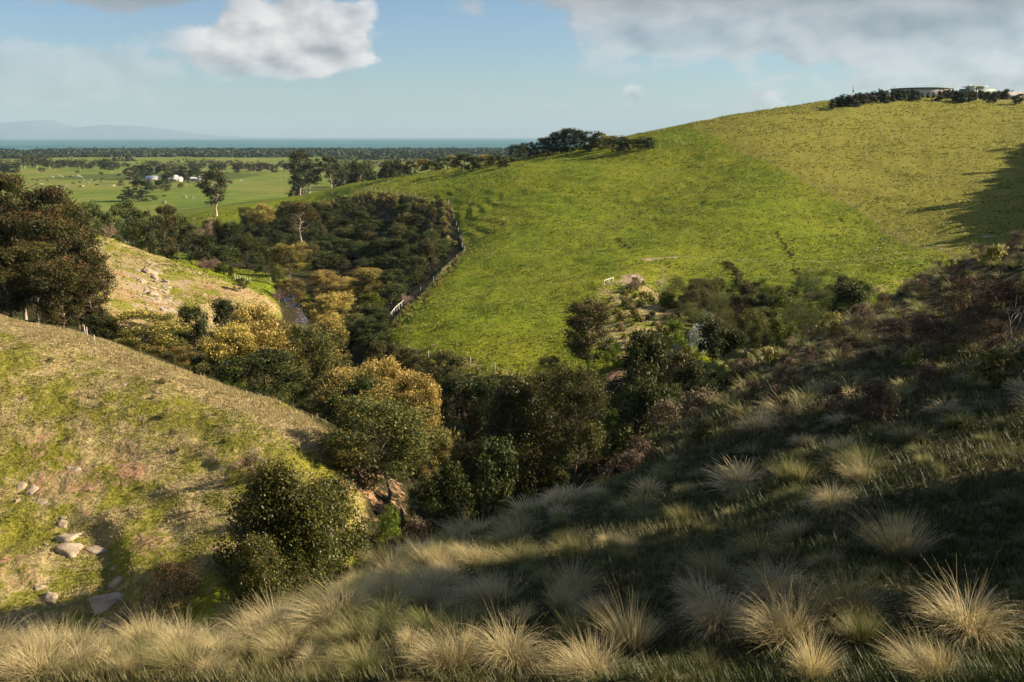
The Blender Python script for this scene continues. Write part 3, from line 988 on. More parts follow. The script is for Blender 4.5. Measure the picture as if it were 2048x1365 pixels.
def twig_proto(key, mat, H, W, seed, n_main=7, levels=3, r0=.03, spread=.6, names=('stems', 'twigs'), kids=4, thin=1.0):
    rng = np.random.default_rng(seed)
    sb, tb = Bag(), Bag()
    q = []
    for i in range(n_main):
        az = rng.random() * 6.28
        d = unit(np.array([math.cos(az) * spread * W / H, math.sin(az) * spread * W / H, 1.]))
        q.append((np.array([0, 0, -.1]), d, H * (.45 + .25 * rng.random()), r0 * H * (.6 + .5 * rng.random()), 0))
    while q:
        p, d, L, r, lv = q.pop()
        e = p + d * L
        path = bend(p, e, rng, 4, .07)
        V, F = tube(path, np.linspace(r, r * .45, 4), 4 if lv < 2 else 3)
        T = np.tile([rng.random(), 0, 0, 1.], (len(V), 1))
        (sb if lv < 1 else tb).add(V, F, T)
        if lv < levels:
            for k in range(kids):
                f = .35 + .65 * rng.random()
                i0 = min(int(f * 3), 2)
                b = path[i0] + (path[i0 + 1] - path[i0]) * (f * 3 - i0)
                nd = unit(d + rng.normal(size=3) * .55 + np.array([0, 0, .1]))
                q.append((b, nd, L * (.45 + .25 * rng.random()), max(r * .45, .006 * thin), lv + 1))
    PLANTS[key] = dict(h=H, w=W, parts=[(names[0], sb.mesh(key + '_stems', mat, True)), (names[1], tb.mesh(key + '_twigs', mat, True))])


twig_proto('bare0', M['twig'], 3.5, 4.0, 301, 8, 3, .016, .7, kids=5, thin=2.5)
twig_proto('bare1', M['twig'], 3.0, 3.6, 302, 9, 3, .016, .7, kids=5, thin=2.5)
twig_proto('dead0', M['bark_dead'], 5.0, 4.0, 303, 2, 3, .022, .5, names=('trunk', 'branches'), kids=4, thin=2.5)
twig_proto('branch0', M['bark_dead'], 2.4, 2.2, 304, 2, 3, .010, .7, names=('limb', 'twigs'), kids=3, thin=.9)


def fern_proto(key, H, W, seed):
    rng = np.random.default_rng(seed)
    tb, cb = Bag(), Bag()
    tb.add(*tube(bend((0, 0, -.2), (rng.normal() * .1, rng.normal() * .1, H * .8), rng, 6, .01), np.full(6, .13), 7))
    for i in range(22):
        az = i / 22 * 6.283 * 3 + rng.random() * .4
        L = W / 2 * (.85 + .3 * rng.random())
        up = .45 + .5 * rng.random()
        s = np.linspace(0, 1, 12)
        path = np.stack([np.cos(az) * L * s, np.sin(az) * L * s, H * .8 + L * (up * s - (up + .35) * s ** 2.2)], -1)
        V, F = tube(path, np.linspace(.02, .006, 12), 3)
        cb.add(V, F, np.tile([.2, .6, 0, 1.], (len(V), 1)))
        tan = unit(np.gradient(path, axis=0))
        side = unit(np.cross(tan, [0, 0, 1.]))
        for k in range(1, 12):
            for sg in (-1, 1):
                for q in (0, .5):
                    p = path[k] - tan[k] * q * L / 11
                    l_ = .42 * math.sin(math.pi * (.12 + .85 * s[k])) * L / 1.6
                    d = unit(side[k] * sg + tan[k] * .35 + np.array([0, 0, -.25]))
                    w = tan[k] * .05
                    V = np.array([p - w, p + w, p + d * l_ + w * .2, p + d * l_ - w * .2])
                    cb.add(V, [[0, 1, 2, 3]], np.tile([rng.random(), rng.random() * .4, 0, 1.], (4, 1)))
    PLANTS[key] = dict(h=H, w=W, parts=[('trunk', tb.mesh(key + '_trunk', M['bark_dark'], True)), ('fronds', cb.mesh(key + '_fronds', M['fern']))])


fern_proto('fern0', 2.6, 3.2, 401)
fern_proto('fern1', 2.2, 3.0, 402)


def place(key, name, x, y, h, w, label, cat, group=None, z=None, rot=None, sink=0.0, tilt=None):
    p = PLANTS[key]
    e = bpy.data.objects.new(name, None)
    e.empty_display_size = .3
    col.objects.link(e)
    z = land1(x, y) if z is None else z
    e.location = (x, y, z - sink)
    e.rotation_euler = (*(tilt or (0, 0)), RNG.random() * 6.283 if rot is None else rot)
    e.scale = (w / p['w'], w / p['w'], h / p['h'])
    tag(e, label, cat, group)
    for nm, me in p['parts']:
        o = bpy.data.objects.new(nm, me)
        o.parent = e
        col.objects.link(o)
    return e


def tree_px(key, name, px, top, wpx, d, label, cat='tree', group=None, minh=1.0, rot=None):
    """stand a plant near distance d under pixel column px so that its top reaches pixel row top;
    it moves along the sight line until the ground there gives it believable proportions"""
    rx, rz = ray(px, top)
    p = PLANTS[key]
    asp = p['h'] / p['w']
    ds = d * np.exp(np.linspace(-.28, .5, 130))
    g = land(rx * ds, ds)
    a = (EYE + rz * ds - g) / (wpx / FPX * ds) / asp
    cost = np.abs(np.log(np.clip(a, .02, None))) - math.log(1.45)
    cost = np.maximum(cost, 0) * 3 + np.abs(np.log(ds / d))
    i = int(np.argmin(cost))
    d = float(ds[i])
    x, y, z = rx * d, d, float(g[i])
    h = max(EYE + rz * d - z, minh)
    w = wpx / FPX * d
    return place(key, name, x, y, h, max(w, h / asp / 1.7), label, cat, group, z=z, rot=rot)


def tree_base(key, name, px, base, top, wpx, label, cat='tree', group=None, dmin=30.0):
    """stand a plant on the ground point seen at (px, base)"""
    g = ground_at(px, base, dmin)
    rx, rz = ray(px, top)
    h = max(EYE + rz * g[1] - g[2], .4)
    return place(key, name, g[0], g[1], h, wpx / FPX * g[1], label, cat, group, z=g[2])

# ------------------------------------------------------------------ trees and shrubs, one by one
# (kind, name, pixel x, pixel y of the top, width in pixels, distance, label)
T = [
    # eucalypt grove on the left
    ('gum0', 'gum_tree', 8, 346, 105, 150, 'dark gum cut by the left edge of the photo, tallest of the left grove'),
    ('gum1', 'gum_tree', 72, 374, 150, 142, 'broad olive gum at the back of the left grove, below the cattle paddock'),
    ('gum2', 'gum_tree', 128, 402, 120, 134, 'rounded olive gum at the back right of the left grove'),
    ('gum0', 'gum_tree', 30, 425, 150, 120, 'bronze tipped gum in the middle of the left grove'),
    ('gum2', 'gum_tree', 95, 425, 150, 116, 'reddish crowned gum in the middle of the left grove'),
    ('gum1', 'gum_tree', 150, 478, 120, 110, 'gum on the right flank of the left grove, over the grassy spur'),
    ('gum0', 'gum_tree', 60, 486, 140, 106, 'gum at the front of the left grove with several pale stems'),
    ('gum1', 'gum_tree', 8, 500, 130, 104, 'gum at the front of the left grove cut by the left edge'),
    ('gum2', 'gum_tree', 120, 515, 120, 103, 'pale trunked gum at the front of the left grove beside the dirt track'),
    ('gum0', 'gum_tree', 172, 552, 80, 105, 'slender gum at the right front corner of the left grove'),
    # wooded band behind the spur
    ('band0', 'evergreen_tree', 146, 404, 46, 300, 'leftmost mid green tree of the band behind the spur'),
    ('band1', 'evergreen_tree', 176, 402, 50, 290, 'mid green tree behind the fence posts on the spur'),
    ('band2', 'evergreen_tree', 205, 416, 46, 280, 'low mid green tree behind the spur, right of the fence posts'),
    ('band0', 'evergreen_tree', 232, 412, 48, 295, 'mid green tree behind the red brown bush on the spur'),
    ('band1', 'evergreen_tree', 258, 400, 46, 300, 'tallest mid green tree of the band, below the dark cypress'),
    ('band2', 'evergreen_tree', 285, 414, 50, 285, 'mid green tree behind the short rail on the spur'),
    ('gum1', 'gum_tree', 324, 412, 60, 262, 'gum with a thin pale leaning trunk behind the spur'),
    ('band1', 'evergreen_tree', 352, 428, 46, 282, 'dark tree right of the leaning pale trunk behind the spur'),
    ('band0', 'evergreen_tree', 305, 440, 44, 255, 'dark low tree below the leaning pale gum behind the spur'),
    ('band2', 'evergreen_tree', 268, 436, 44, 258, 'dark low tree at the crest of the spur near the short rail'),
    ('band2', 'evergreen_tree', 378, 446, 44, 268, 'dark tree left of the pink leafless shrub'),
    ('bare0', 'leafless_shrub', 398, 438, 52, 300, 'pinkish leafless shrub above the shaded creek flat'),
    ('bare1', 'leafless_shrub', 218, 446, 22, 224, 'red brown bush at the end of the fence posts on the spur'),
    ('wattle0', 'wattle_tree', 420, 436, 30, 305, 'small yellow green wattle beside the pink leafless shrub'),
    ('conebrown0', 'conifer_tree', 438, 438, 44, 290, 'brown green conical tree below the lone white trunked gum'),
    ('green0', 'evergreen_tree', 462, 446, 56, 290, 'dark evergreen right of the brown conical tree'),
    ('green1', 'evergreen_tree', 410, 470, 60, 262, 'dark evergreen over the shaded flat, left side'),
    ('green2', 'evergreen_tree', 490, 470, 70, 285, 'dark evergreen in the shade under the yellow wattle pair'),
    ('green0', 'evergreen_tree', 445, 492, 60, 262, 'dark evergreen beside the sunny creek flat'),
    ('bare1', 'leafless_shrub', 412, 512, 46, 214, 'pale twiggy bush on the crest of the spur'),
    ('green1', 'evergreen_tree', 516, 514, 26, 256, 'small dark rounded tree beside the sunny creek flat'),
    # lone gums on the lower paddock
    ('gumfar0', 'gum_tree', 427, 340, 66, 490, 'lone white trunked gum on the lower paddock'),
    ('gumfar1', 'gum_tree', 598, 299, 58, 640, 'tallest of the three gums on the ridge, bare pale limbs on top'),
    ('gumfar2', 'gum_tree', 616, 320, 62, 615, 'dense gum on the ridge between the tall gum and the small gum'),
    ('gumfar1', 'gum_tree', 660, 311, 42, 612, 'small orange trunked gum at the right of the ridge trio'),
    ('far0', 'evergreen_tree', 590, 350, 34, 650, 'low dark bush at the foot of the ridge gums'),
    # gully rim and gully
    ('gold0', 'wattle_tree', 524, 408, 50, 372, 'golden wattle on the rim left of the dark gully'),
    ('olive0', 'wattle_tree', 494, 414, 40, 380, 'green wattle left of the golden wattle on the gully rim'),
    ('brown0', 'gum_tree', 602, 404, 84, 300, 'brown crowned gum with a white trunk in the dark gully'),
    ('wattle1', 'wattle_tree', 578, 484, 76, 250, 'tall yellow green wattle above the creek bend'),
    ('olive1', 'wattle_tree', 553, 534, 34, 228, 'thin olive tree left of the creek bend below the tall wattle'),
    ('wattle2', 'wattle_tree', 583, 558, 60, 206, 'round golden green wattle over the creek pool'),
    ('bare0', 'leafless_shrub', 558, 576, 28, 196, 'pinkish leafless bush beside the creek pool'),
    ('olive0', 'wattle_tree', 480, 556, 30, 188, 'narrow olive tree on the end of the spur'),
    ('conebrown0', 'wattle_tree', 461, 532, 18, 206, 'thin brown sapling on the spur beside the creek flat'),
    ('gold1', 'wattle_tree', 648, 542, 62, 212, 'orange wattle at the left of the row by the creek bend'),
    ('gold2', 'wattle_tree', 690, 556, 66, 208, 'orange wattle in the middle of the row by the creek bend'),
    ('wattle3', 'wattle_tree', 744, 538, 84, 202, 'yellow wattle at the right of the row by the creek bend'),
    ('gold3', 'wattle_tree', 662, 586, 104, 176, 'broad orange wattle in front of the row, right of the riffle'),
    ('bright0', 'evergreen_tree', 742, 586, 64, 184, 'bright green rounded tree in front of the yellow wattle'),
    ('olive1', 'evergreen_tree', 712, 628, 60, 160, 'olive tree below the white rails beside the creek'),
    ('bare1', 'leafless_shrub', 815, 586, 26, 178, 'reddish bush on the fence line above the white rails'),
    # hollow between left hillside and creek
    ('wattle0', 'wattle_tree', 282, 622, 134, 100, 'gold flecked wattle behind the crest of the left hillside'),
    ('green2', 'evergreen_tree', 388, 606, 70, 122, 'blue green tree behind the hollow, right of the gold flecked wattle'),
    ('green0', 'evergreen_tree', 448, 598, 76, 126, 'dark rounded tree left of the big orange wattle'),
    ('gold0', 'wattle_tree', 505, 612, 150, 104, 'big orange wattle in the hollow behind the left hillside'),
    ('gold2', 'wattle_tree', 455, 650, 110, 98, 'orange wattle at the left shoulder of the big orange wattle'),
    ('wattle2', 'wattle_tree', 572, 648, 100, 110, 'yellow green wattle right of the big orange wattle'),
    ('wattle1', 'wattle_tree', 350, 690, 90, 98, 'low wattle at the crest between the gold flecked wattle and the orange ones'),
    ('olive1', 'wattle_tree', 524, 716, 150, 96, 'dark olive tree in front of the big orange wattle'),
    ('olive0', 'wattle_tree', 626, 652, 128, 98, 'tall olive tree with two straight trunks in the hollow'),
    ('wattle3', 'wattle_tree', 655, 640, 90, 104, 'gold topped wattle behind the tall olive tree'),
    ('bright0', 'evergreen_shrub', 462, 734, 62, 84, 'bright green shrub on the crest of the left hillside'),
    # the big wattle cluster in the middle
    ('gold1', 'wattle_tree', 762, 712, 104, 84, 'golden wattle crown rising behind the big mottled wattle'),
    ('gold3', 'wattle_tree', 832, 744, 110, 76, 'golden wattle at the right of the wattle cluster'),
    ('wattle0', 'wattle_tree', 702, 738, 160, 74, 'mottled gold and green wattle at the left of the wattle cluster'),
    ('olive0', 'wattle_tree', 770, 800, 220, 66, 'largest grey green wattle in the middle, shading the red earth'),
    ('wattle2', 'wattle_tree', 856, 850, 84, 72, 'lower golden wattle at the right foot of the wattle cluster'),
    ('wattle1', 'wattle_tree', 690, 868, 110, 68, 'low gold flecked wattle above the shaded bank'),
    # dark middle of the ravine
    ('green1', 'evergreen_tree', 915, 752, 100, 98, 'dark evergreen below the paddock corner'),
    ('bare0', 'leafless_tree', 928, 770, 70, 86, 'grey twiggy tree in the dark ravine'),
    ('green2', 'evergreen_tree', 975, 752, 90, 96, 'dark evergreen behind the large glossy shrub'),
    ('rust0', 'heath_shrub', 948, 845, 60, 78, 'brown shrub in the dark ravine left of the large glossy shrub'),
    ('glossy0', 'glossy_shrub', 1030, 752, 190, 62, 'large glossy tree shrub filling the centre of the ravine'),
    ('glossy1', 'glossy_shrub', 1092, 742, 120, 66, 'glossy upright shrub joined to the right of the large glossy one'),
    ('olive1', 'wattle_tree', 1150, 726, 130, 80, 'silvery gold wattle right of the large glossy shrub'),
    ('green0', 'evergreen_tree', 985, 880, 130, 50, 'black green shrub at the foot of the large glossy shrub'),
    ('green2', 'evergreen_tree', 915, 930, 110, 50, 'dark shrub in the deep shade above the near bank'),
    ('green1', 'evergreen_shrub', 856, 962, 80, 47, 'dark green shrub behind the near bank, left of the deep shade'),
    ('bright1', 'evergreen_shrub', 776, 1010, 64, 44, 'bright leafy green shrub at the end of the near gully'),
    ('silver1', 'silver_shrub', 1152, 860, 56, 56, 'frosty blue green shrub at the foot of the large glossy shrub'),
    ('silver0', 'silver_shrub', 1118, 838, 34, 58, 'small frosty shrub above the other frosty shrub'),
    ('gum2', 'wattle_tree', 1180, 598, 110, 108, 'open olive tree beside the red eroded bank'),
    ('olive0', 'evergreen_shrub', 1100, 712, 60, 106, 'small olive bush at the foot of the pasture, left of the open olive tree'),
    ('green0', 'evergreen_tree', 1290, 664, 110, 74, 'tall dark evergreen in front of the eroded bank'),
    ('green2', 'evergreen_tree', 1282, 748, 130, 64, 'dark evergreen clump below the tall dark evergreen'),
    ('bright1', 'evergreen_shrub', 1226, 672, 46, 100, 'leafy green shrub beneath the red eroded bank'),
    ('bright0', 'evergreen_shrub', 1230, 820, 50, 58, 'green shrub on the ravine side below the dark evergreen clump'),
    ('blossom1', 'flowering_shrub', 1414, 622, 36, 88, 'smaller white flowered shrub behind the brightest one'),
    ('silver1', 'silver_shrub', 1352, 690, 44, 84, 'blue grey shrub left of the white flowering shrub'),
    ('round0', 'evergreen_shrub', 1616, 594, 100, 82, 'soft rounded olive bush at the right of the ravine'),
    ('green1', 'evergreen_tree', 1702, 566, 84, 98, 'dark rounded tree standing alone before the pasture, near the right slope'),
    ('green2', 'evergreen_shrub', 1532, 584, 34, 118, 'small dark round bush at the pasture edge'),
    ('column0', 'evergreen_tree', 1556, 616, 40, 84, 'bright green columnar sapling in the ravine'),
    ('column1', 'evergreen_tree', 1572, 640, 34, 80, 'second bright columnar sapling, nearer and lower'),
    ('olive0', 'evergreen_tree', 1500, 620, 70, 92, 'grey olive tree left of the columnar saplings'),
    ('green0', 'evergreen_tree', 1428, 640, 90, 90, 'dark green tree beside the white flowering shrub'),
    ('round1', 'evergreen_shrub', 1440, 592, 64, 116, 'grey rounded scrub at the pasture edge below the track'),
    ('round0', 'evergreen_shrub', 1392, 604, 60, 118, 'olive scrub right of the dead tree on the spur'),
    ('bare1', 'leafless_shrub', 1490, 596, 50, 112, 'grey twiggy scrub at the pasture edge'),
    ('green1', 'evergreen_tree', 1470, 660, 80, 84, 'dark tree behind the tree ferns'),
    ('olive1', 'evergreen_tree', 1530, 640, 60, 86, 'olive green tree between the tree ferns and the columnar saplings'),
    ('bright0', 'evergreen_shrub', 1350, 640, 60, 104, 'pale green shrub on the sunny bank of the ravine'),
    ('olive0', 'evergreen_shrub', 1316, 700, 60, 92, 'olive shrub at the foot of the sunny bank'),
    ('green2', 'evergreen_tree', 1395, 720, 90, 70, 'dark shrub in the ravine under the white flowering shrub'),
    ('green0', 'evergreen_tree', 1340, 770, 90, 60, 'dark shrub at the edge of the right slope'),
    ('fern0', 'tree_fern', 1492, 690, 100, 60, 'tree fern with arching yellow green fronds'),
    ('fern1', 'tree_fern', 1452, 716, 96, 57, 'lower tree fern left of the arching one'),
    ('fern1', 'tree_fern', 1420, 726, 80, 60, 'dark tree fern at the left of the three'),
    ('round1', 'evergreen_shrub', 1655, 622, 60, 76, 'dark olive bush between the soft rounded bush and the right slope'),
    # near gully
    ('glossy1', 'glossy_shrub', 556, 925, 240, 44, 'large glossy leafed shrub in the near gully'),
    ('glossy0', 'glossy_shrub', 655, 955, 190, 45, 'right half of the glossy shrub pair in the near gully'),
    ('glossy1', 'glossy_shrub', 520, 1075, 150, 39, 'low glossy bush under the large glossy shrub'),
    ('rust1', 'heath_shrub', 330, 1125, 150, 41, 'dark brown bush in the shade below the left hillside'),
    ('bracken0', 'dead_bracken', 838, 1036, 90, 34, 'rusty dead bracken behind the near bank'),
    ('bracken1', 'dead_bracken', 500, 905, 70, 55, 'reddish dead heath low on the left hillside'),
    # right slope scrub
    ('rust0', 'heath_shrub', 1950, 556, 170, 50, 'rust tipped heath shrub high on the right slope'),
    ('rust1', 'heath_shrub', 2020, 560, 150, 46, 'rust red heath shrub cut by the right edge of the photo'),
    ('rust0', 'heath_shrub', 1890, 640, 170, 43, 'dark heath shrub in the shade below the rust tipped one'),
    ('rust1', 'heath_shrub', 1990, 640, 150, 41, 'brown heath shrub above the bleached branch'),
    ('bracken0', 'dead_bracken', 1480, 720, 120, 47, 'pinkish dead bracken on the upper edge of the right slope by the tree ferns'),
    ('bracken1', 'dead_bracken', 1400, 770, 150, 41, 'rusty bracken at the shaded edge of the right slope'),
    ('bracken0', 'dead_bracken', 1340, 800, 110, 38, 'dark bracken at the lower edge of the right slope'),
    ('bracken1', 'dead_bracken', 1640, 655, 110, 54, 'brown bracken on the skyline of the right slope below the rounded bush'),
    ('bracken0', 'dead_bracken', 1745, 610, 140, 58, 'purple brown bracken on the skyline below the lone dark tree'),
    ('bracken1', 'dead_bracken', 1830, 570, 120, 60, 'purple brown bracken on the skyline where the pasture ends'),
    ('bracken0', 'dead_bracken', 1790, 640, 110, 48, 'brown bracken in the middle of the upper right slope'),
    ('bracken1', 'dead_bracken', 1260, 920, 110, 28.5, 'rusty bracken on the brow of the near bank'),
    ('bracken1', 'dead_bracken', 1720, 800, 110, 27, 'reddish bracken between tussocks on the right slope'),
]
for (k, nm, px, top, w, d, lb) in T:
    cat = {'gum_tree': 'gum tree', 'leafless_shrub': 'leafless shrub', 'tree_fern': 'tree fern', 'wattle_tree': 'wattle'}.get(nm, nm.replace('_', ' '))
    tree_px(k, nm, px, top, w, d, lb, cat)

tree_base('dead0', 'dead_tree', 1332, 606, 544, 44, 'dead forked tree on the spur above the ravine', 'dead tree', dmin=90)
tree_base('bare0', 'leafless_shrub', 1262, 580, 556, 36, 'leafless bush on the pale rocks beside the white rail', 'leafless shrub', dmin=90)
tree_base('bare1', 'leafless_shrub', 868, 696, 686, 16, 'small pale dead bush alone on the pasture', 'leafless shrub', dmin=90)
_g = ground_at(1985, 735, 10)
place('branch0', 'fallen_branch', _g[0], _g[1], 2.4, 2.4, 'bleached dead branch lying on the right slope at the photo edge', 'branch', z=_g[2] + .1, rot=.4, tilt=(.5, .9))

# low scrub over the shaded gully side and the ravine banks: bushes one can tell apart only as a mass of individuals
def scatter_bushes(poly_px, dmin, n, kinds, hr, label, group, name='scrub_bush', wr=(1.0, 1.5), sep=2.0, seed=5, world=None):
    rng = np.random.default_rng(seed)
    P = np.array(world if world is not None else rgp(poly_px, dmin))[:, :2]
    lo, hi = P.min(0), P.max(0)
    pts = []
    for _ in range(n * 60):
        if len(pts) >= n:
            break
        c = lo + (hi - lo) * rng.random(2)
        if polymask(c[:1], c[1:], P, .01)[0] < .9:
            continue
        if pts and np.min(np.hypot(*(np.array(pts) - c).T)) < sep:
            continue
        pts.append(c)
    for c in pts:
        h = hr[0] + (hr[1] - hr[0]) * rng.random() ** 1.5
        k = kinds[rng.integers(len(kinds))]
        p = PLANTS[k]
        w = h * (wr[0] + (wr[1] - wr[0]) * rng.random()) if p['w'] / p['h'] > .6 else h * .5
        place(k, name, c[0], c[1], h, w, label, 'bush', group, sink=.1)


scatter_bushes([(560, 442), (680, 422), (745, 414), (820, 422), (868, 440), (884, 470), (890, 508), (850, 552), (790, 612), (720, 590), (640, 545), (560, 500)], 100, 170, ['green0', 'green1', 'green2', 'band1', 'bush0', 'band2', 'green1'], (2.2, 7.5),
               'dark scrub bush on the shaded gully side inside the fence', 'scrub bushes in the dark gully', sep=2.8, wr=(.75, 1.25))
scatter_bushes([(600, 420), (745, 390), (895, 414), (920, 495), (895, 505), (880, 430), (745, 408), (640, 432)], 100, 130, ['straw0', 'straw1', 'bush1', 'straw0'], (1.1, 2.4),
               'pale grassy scrub bush on the sunlit rim of the gully', 'pale scrub along the gully rim', name='rim_bush', sep=1.7, seed=6)
scatter_bushes([(745, 400), (780, 396), (850, 430), (840, 445), (760, 415)], 100, 12, ['rust0', 'rust1'], (1.4, 2.2), 'purple brown heath bush near the top of the gully', 'purple brown heath on the gully top', name='heath_bush', sep=3.0, seed=7)
scatter_bushes([(400, 480), (560, 455), (600, 520), (560, 540), (470, 520)], 100, 40, ['green0', 'green1', 'green2', 'bush2'], (3, 7), 'dark evergreen bush in the shade above the creek flat', 'dark bushes above the creek flat', name='shade_bush', sep=4.0, seed=8, wr=(.7, 1.0))
for (px, top, w, d) in ((742, 430, 0, 0),):
    pass
for px, base, top, w in ((690, 520, 502, 20), (770, 510, 492, 22), (798, 524, 506, 16), (745, 460, 440, 10), (600, 470, 452, 14), (780, 562, 540, 22), (800, 566, 545, 26), (500, 482, 468, 14)):
    tree_base('bright0', 'sunlit_shrub', px, base, top, w, 'small yellow green shrub catching the sun in the dark gully', 'shrub', 'sunlit shrubs in the dark gully', dmin=150)
scatter_bushes([(1215, 600), (1260, 560), (1330, 590), (1420, 600), (1400, 680), (1330, 700), (1250, 700)], 90, 60, ['straw0', 'straw1', 'straw1'], (.6, 1.5),
               'pale grassy bush on the sunny bank below the white rail', 'grassy bushes on the sunny bank', name='bank_bush', sep=1.8, seed=9)
scatter_bushes(None, 0, 110, ['bush0', 'bush1', 'bush2', 'green1', 'straw0'], (1.2, 4.0), 'scrub bush low among the trees of the ravine', 'scrub bushes on the ravine floor', name='ravine_bush', sep=2.6, seed=10,
               world=[(4, 60), (14, 62), (30, 74), (56, 98), (60, 106), (44, 112), (28, 112), (16, 104), (8, 98), (-4, 100), (-12, 108), (-18, 108), (-8, 84), (-4, 70)])
scatter_bushes(None, 0, 60, ['bush0', 'bush1', 'green0', 'green2'], (1.5, 4.5), 'scrub bush between the wattles of the hollow', 'scrub bushes between the wattles', name='hollow_bush', sep=3.0, seed=12,
               world=[(-40, 92), (-26, 82), (-14, 72), (-9, 78), (-16, 104), (-22, 126), (-30, 150), (-38, 150), (-44, 120)])
scatter_bushes([(765, 672), (840, 596), (915, 515), (926, 510), (850, 600), (790, 660)], 100, 26, ['straw0', 'straw1'], (.7, 1.3), 'pale grassy clump along the fence above the dark gully', 'grassy clumps along the fence', name='fence_clump', sep=1.6, seed=13)
scatter_bushes([(780, 716), (850, 724), (930, 736), (1010, 750), (1000, 765), (900, 748), (800, 732)], 90, 36, ['straw0', 'straw1'], (.5, 1.0), 'pale tussocky clump below the lower paddock fence', 'tussocky clumps below the paddock fence', name='paddock_clump', sep=1.3, seed=14)

# ---- farther trees
FAR = [(1030, 290, 30), (1048, 286, 24), (1068, 284, 24), (1086, 276, 26), (1104, 266, 34), (1122, 259, 38), (1142, 257, 36), (1160, 260, 34), (1180, 262, 36), (1200, 264, 34), (1216, 270, 30), (1234, 272, 28), (1250, 275, 26), (1268, 276, 24), (1284, 273, 24), (1300, 274, 22)]
for i, (px, top, w) in enumerate(FAR):
    d = float(np.interp(px, [1030, 1240, 1310], [436, 416, 408]))
    k = ['pine0', 'pine1', 'pine2'][i % 3] if px < 1200 else ['far0', 'wattle1', 'far2'][i % 3]
    where = ['leftmost', 'second from the left', 'third from the left', 'fourth from the left', 'fifth from the left', 'sixth from the left', 'seventh from the left', 'eighth from the left',
             'eighth from the right', 'seventh from the right', 'sixth from the right', 'fifth from the right', 'fourth from the right', 'third from the right', 'second from the right', 'rightmost'][i]
    tree_px(k, 'ridge_tree', px, top, w * 1.25, d, f'dark tree of the skyline clump on the hill shoulder, {where}', 'tree', 'skyline clump on the hill shoulder')
for i, (px, top, w) in enumerate([(820, 322, 26), (842, 318, 28), (862, 322, 22), (884, 315, 32), (906, 312, 30), (926, 308, 34), (946, 312, 28), (968, 310, 28), (990, 308, 28), (1006, 312, 22)]):
    d = float(np.interp(px, [820, 1010], [520, 446]))
    tree_px(['far0', 'wattle3', 'far1'][i % 3], 'ridge_bush', px, top, w * 1.2, d, 'rounded bush in the row behind the hill shoulder, left of the skyline clump', 'bush', 'row of rounded bushes behind the hill shoulder')
rng_ = np.random.default_rng(77)
for i in range(30):
    px = 668 + 150 * rng_.random()
    tree_px(['far0', 'far1', 'gumfar2'][i % 3], 'woodland_tree', px, 318 + 24 * rng_.random(), 24 + 14 * rng_.random(), 700 + 240 * rng_.random(), 'grey green tree in the woodland behind the ridge gums', 'tree', 'woodland behind the ridge gums', minh=7)
for i in range(40):
    px = 350 + 230 * rng_.random()
    d = 1420 + 520 * rng_.random()
    rx, _ = ray(px, 330)
    tree_px(['gumfar0', 'gumfar1', 'gumfar2', 'far2'][i % 4], 'woodland_gum', px, 330 - 5 * rng_.random(), 12 + 8 * rng_.random(), d, 'small pale gum of the open woodland beyond the farm', 'tree', 'open woodland beyond the farm', minh=9)
# trees along the far side of the cattle paddock
for i, (px, top, w) in enumerate([(4, 324, 24), (48, 312, 20), (58, 310, 22), (72, 313, 22), (92, 311, 22), (98, 322, 16), (120, 320, 18), (132, 319, 18), (146, 321, 16), (158, 320, 20), (166, 324, 14), (190, 320, 16), (212, 317, 26), (222, 325, 20), (232, 326, 14), (110, 326, 14), (178, 327, 12)]):
    tree_px(['far0', 'gumfar1', 'far1', 'gumfar2'][i % 4], 'paddock_tree', px, top, w * 1.1, 1560 + (i % 5) * 25, 'tree in the row along the far side of the cattle paddock', 'tree', 'row of trees beyond the cattle paddock', minh=9)
tree_base('far2', 'bushy_tree', 25, 346, 325, 36, 'big bushy tree at the far left of the cattle paddock', 'tree', dmin=700)
tree_base('gumfar0', 'paddock_tree', 84, 348, 336, 13, 'lone orange tree at the back of the cattle paddock, leftmost of three', 'tree', dmin=700)
tree_base('gumfar2', 'paddock_tree', 155, 349, 341, 9, 'lone small tree at the back of the cattle paddock, middle of three', 'tree', dmin=700)
tree_base('far1', 'paddock_tree', 203, 351, 344, 8, 'lone dark bush at the back of the cattle paddock, rightmost of three', 'tree', dmin=700)
tree_base('far0', 'paddock_tree', 238, 352, 347, 9, 'low dark bush in the paddock just left of the farm clump', 'bush', dmin=700)
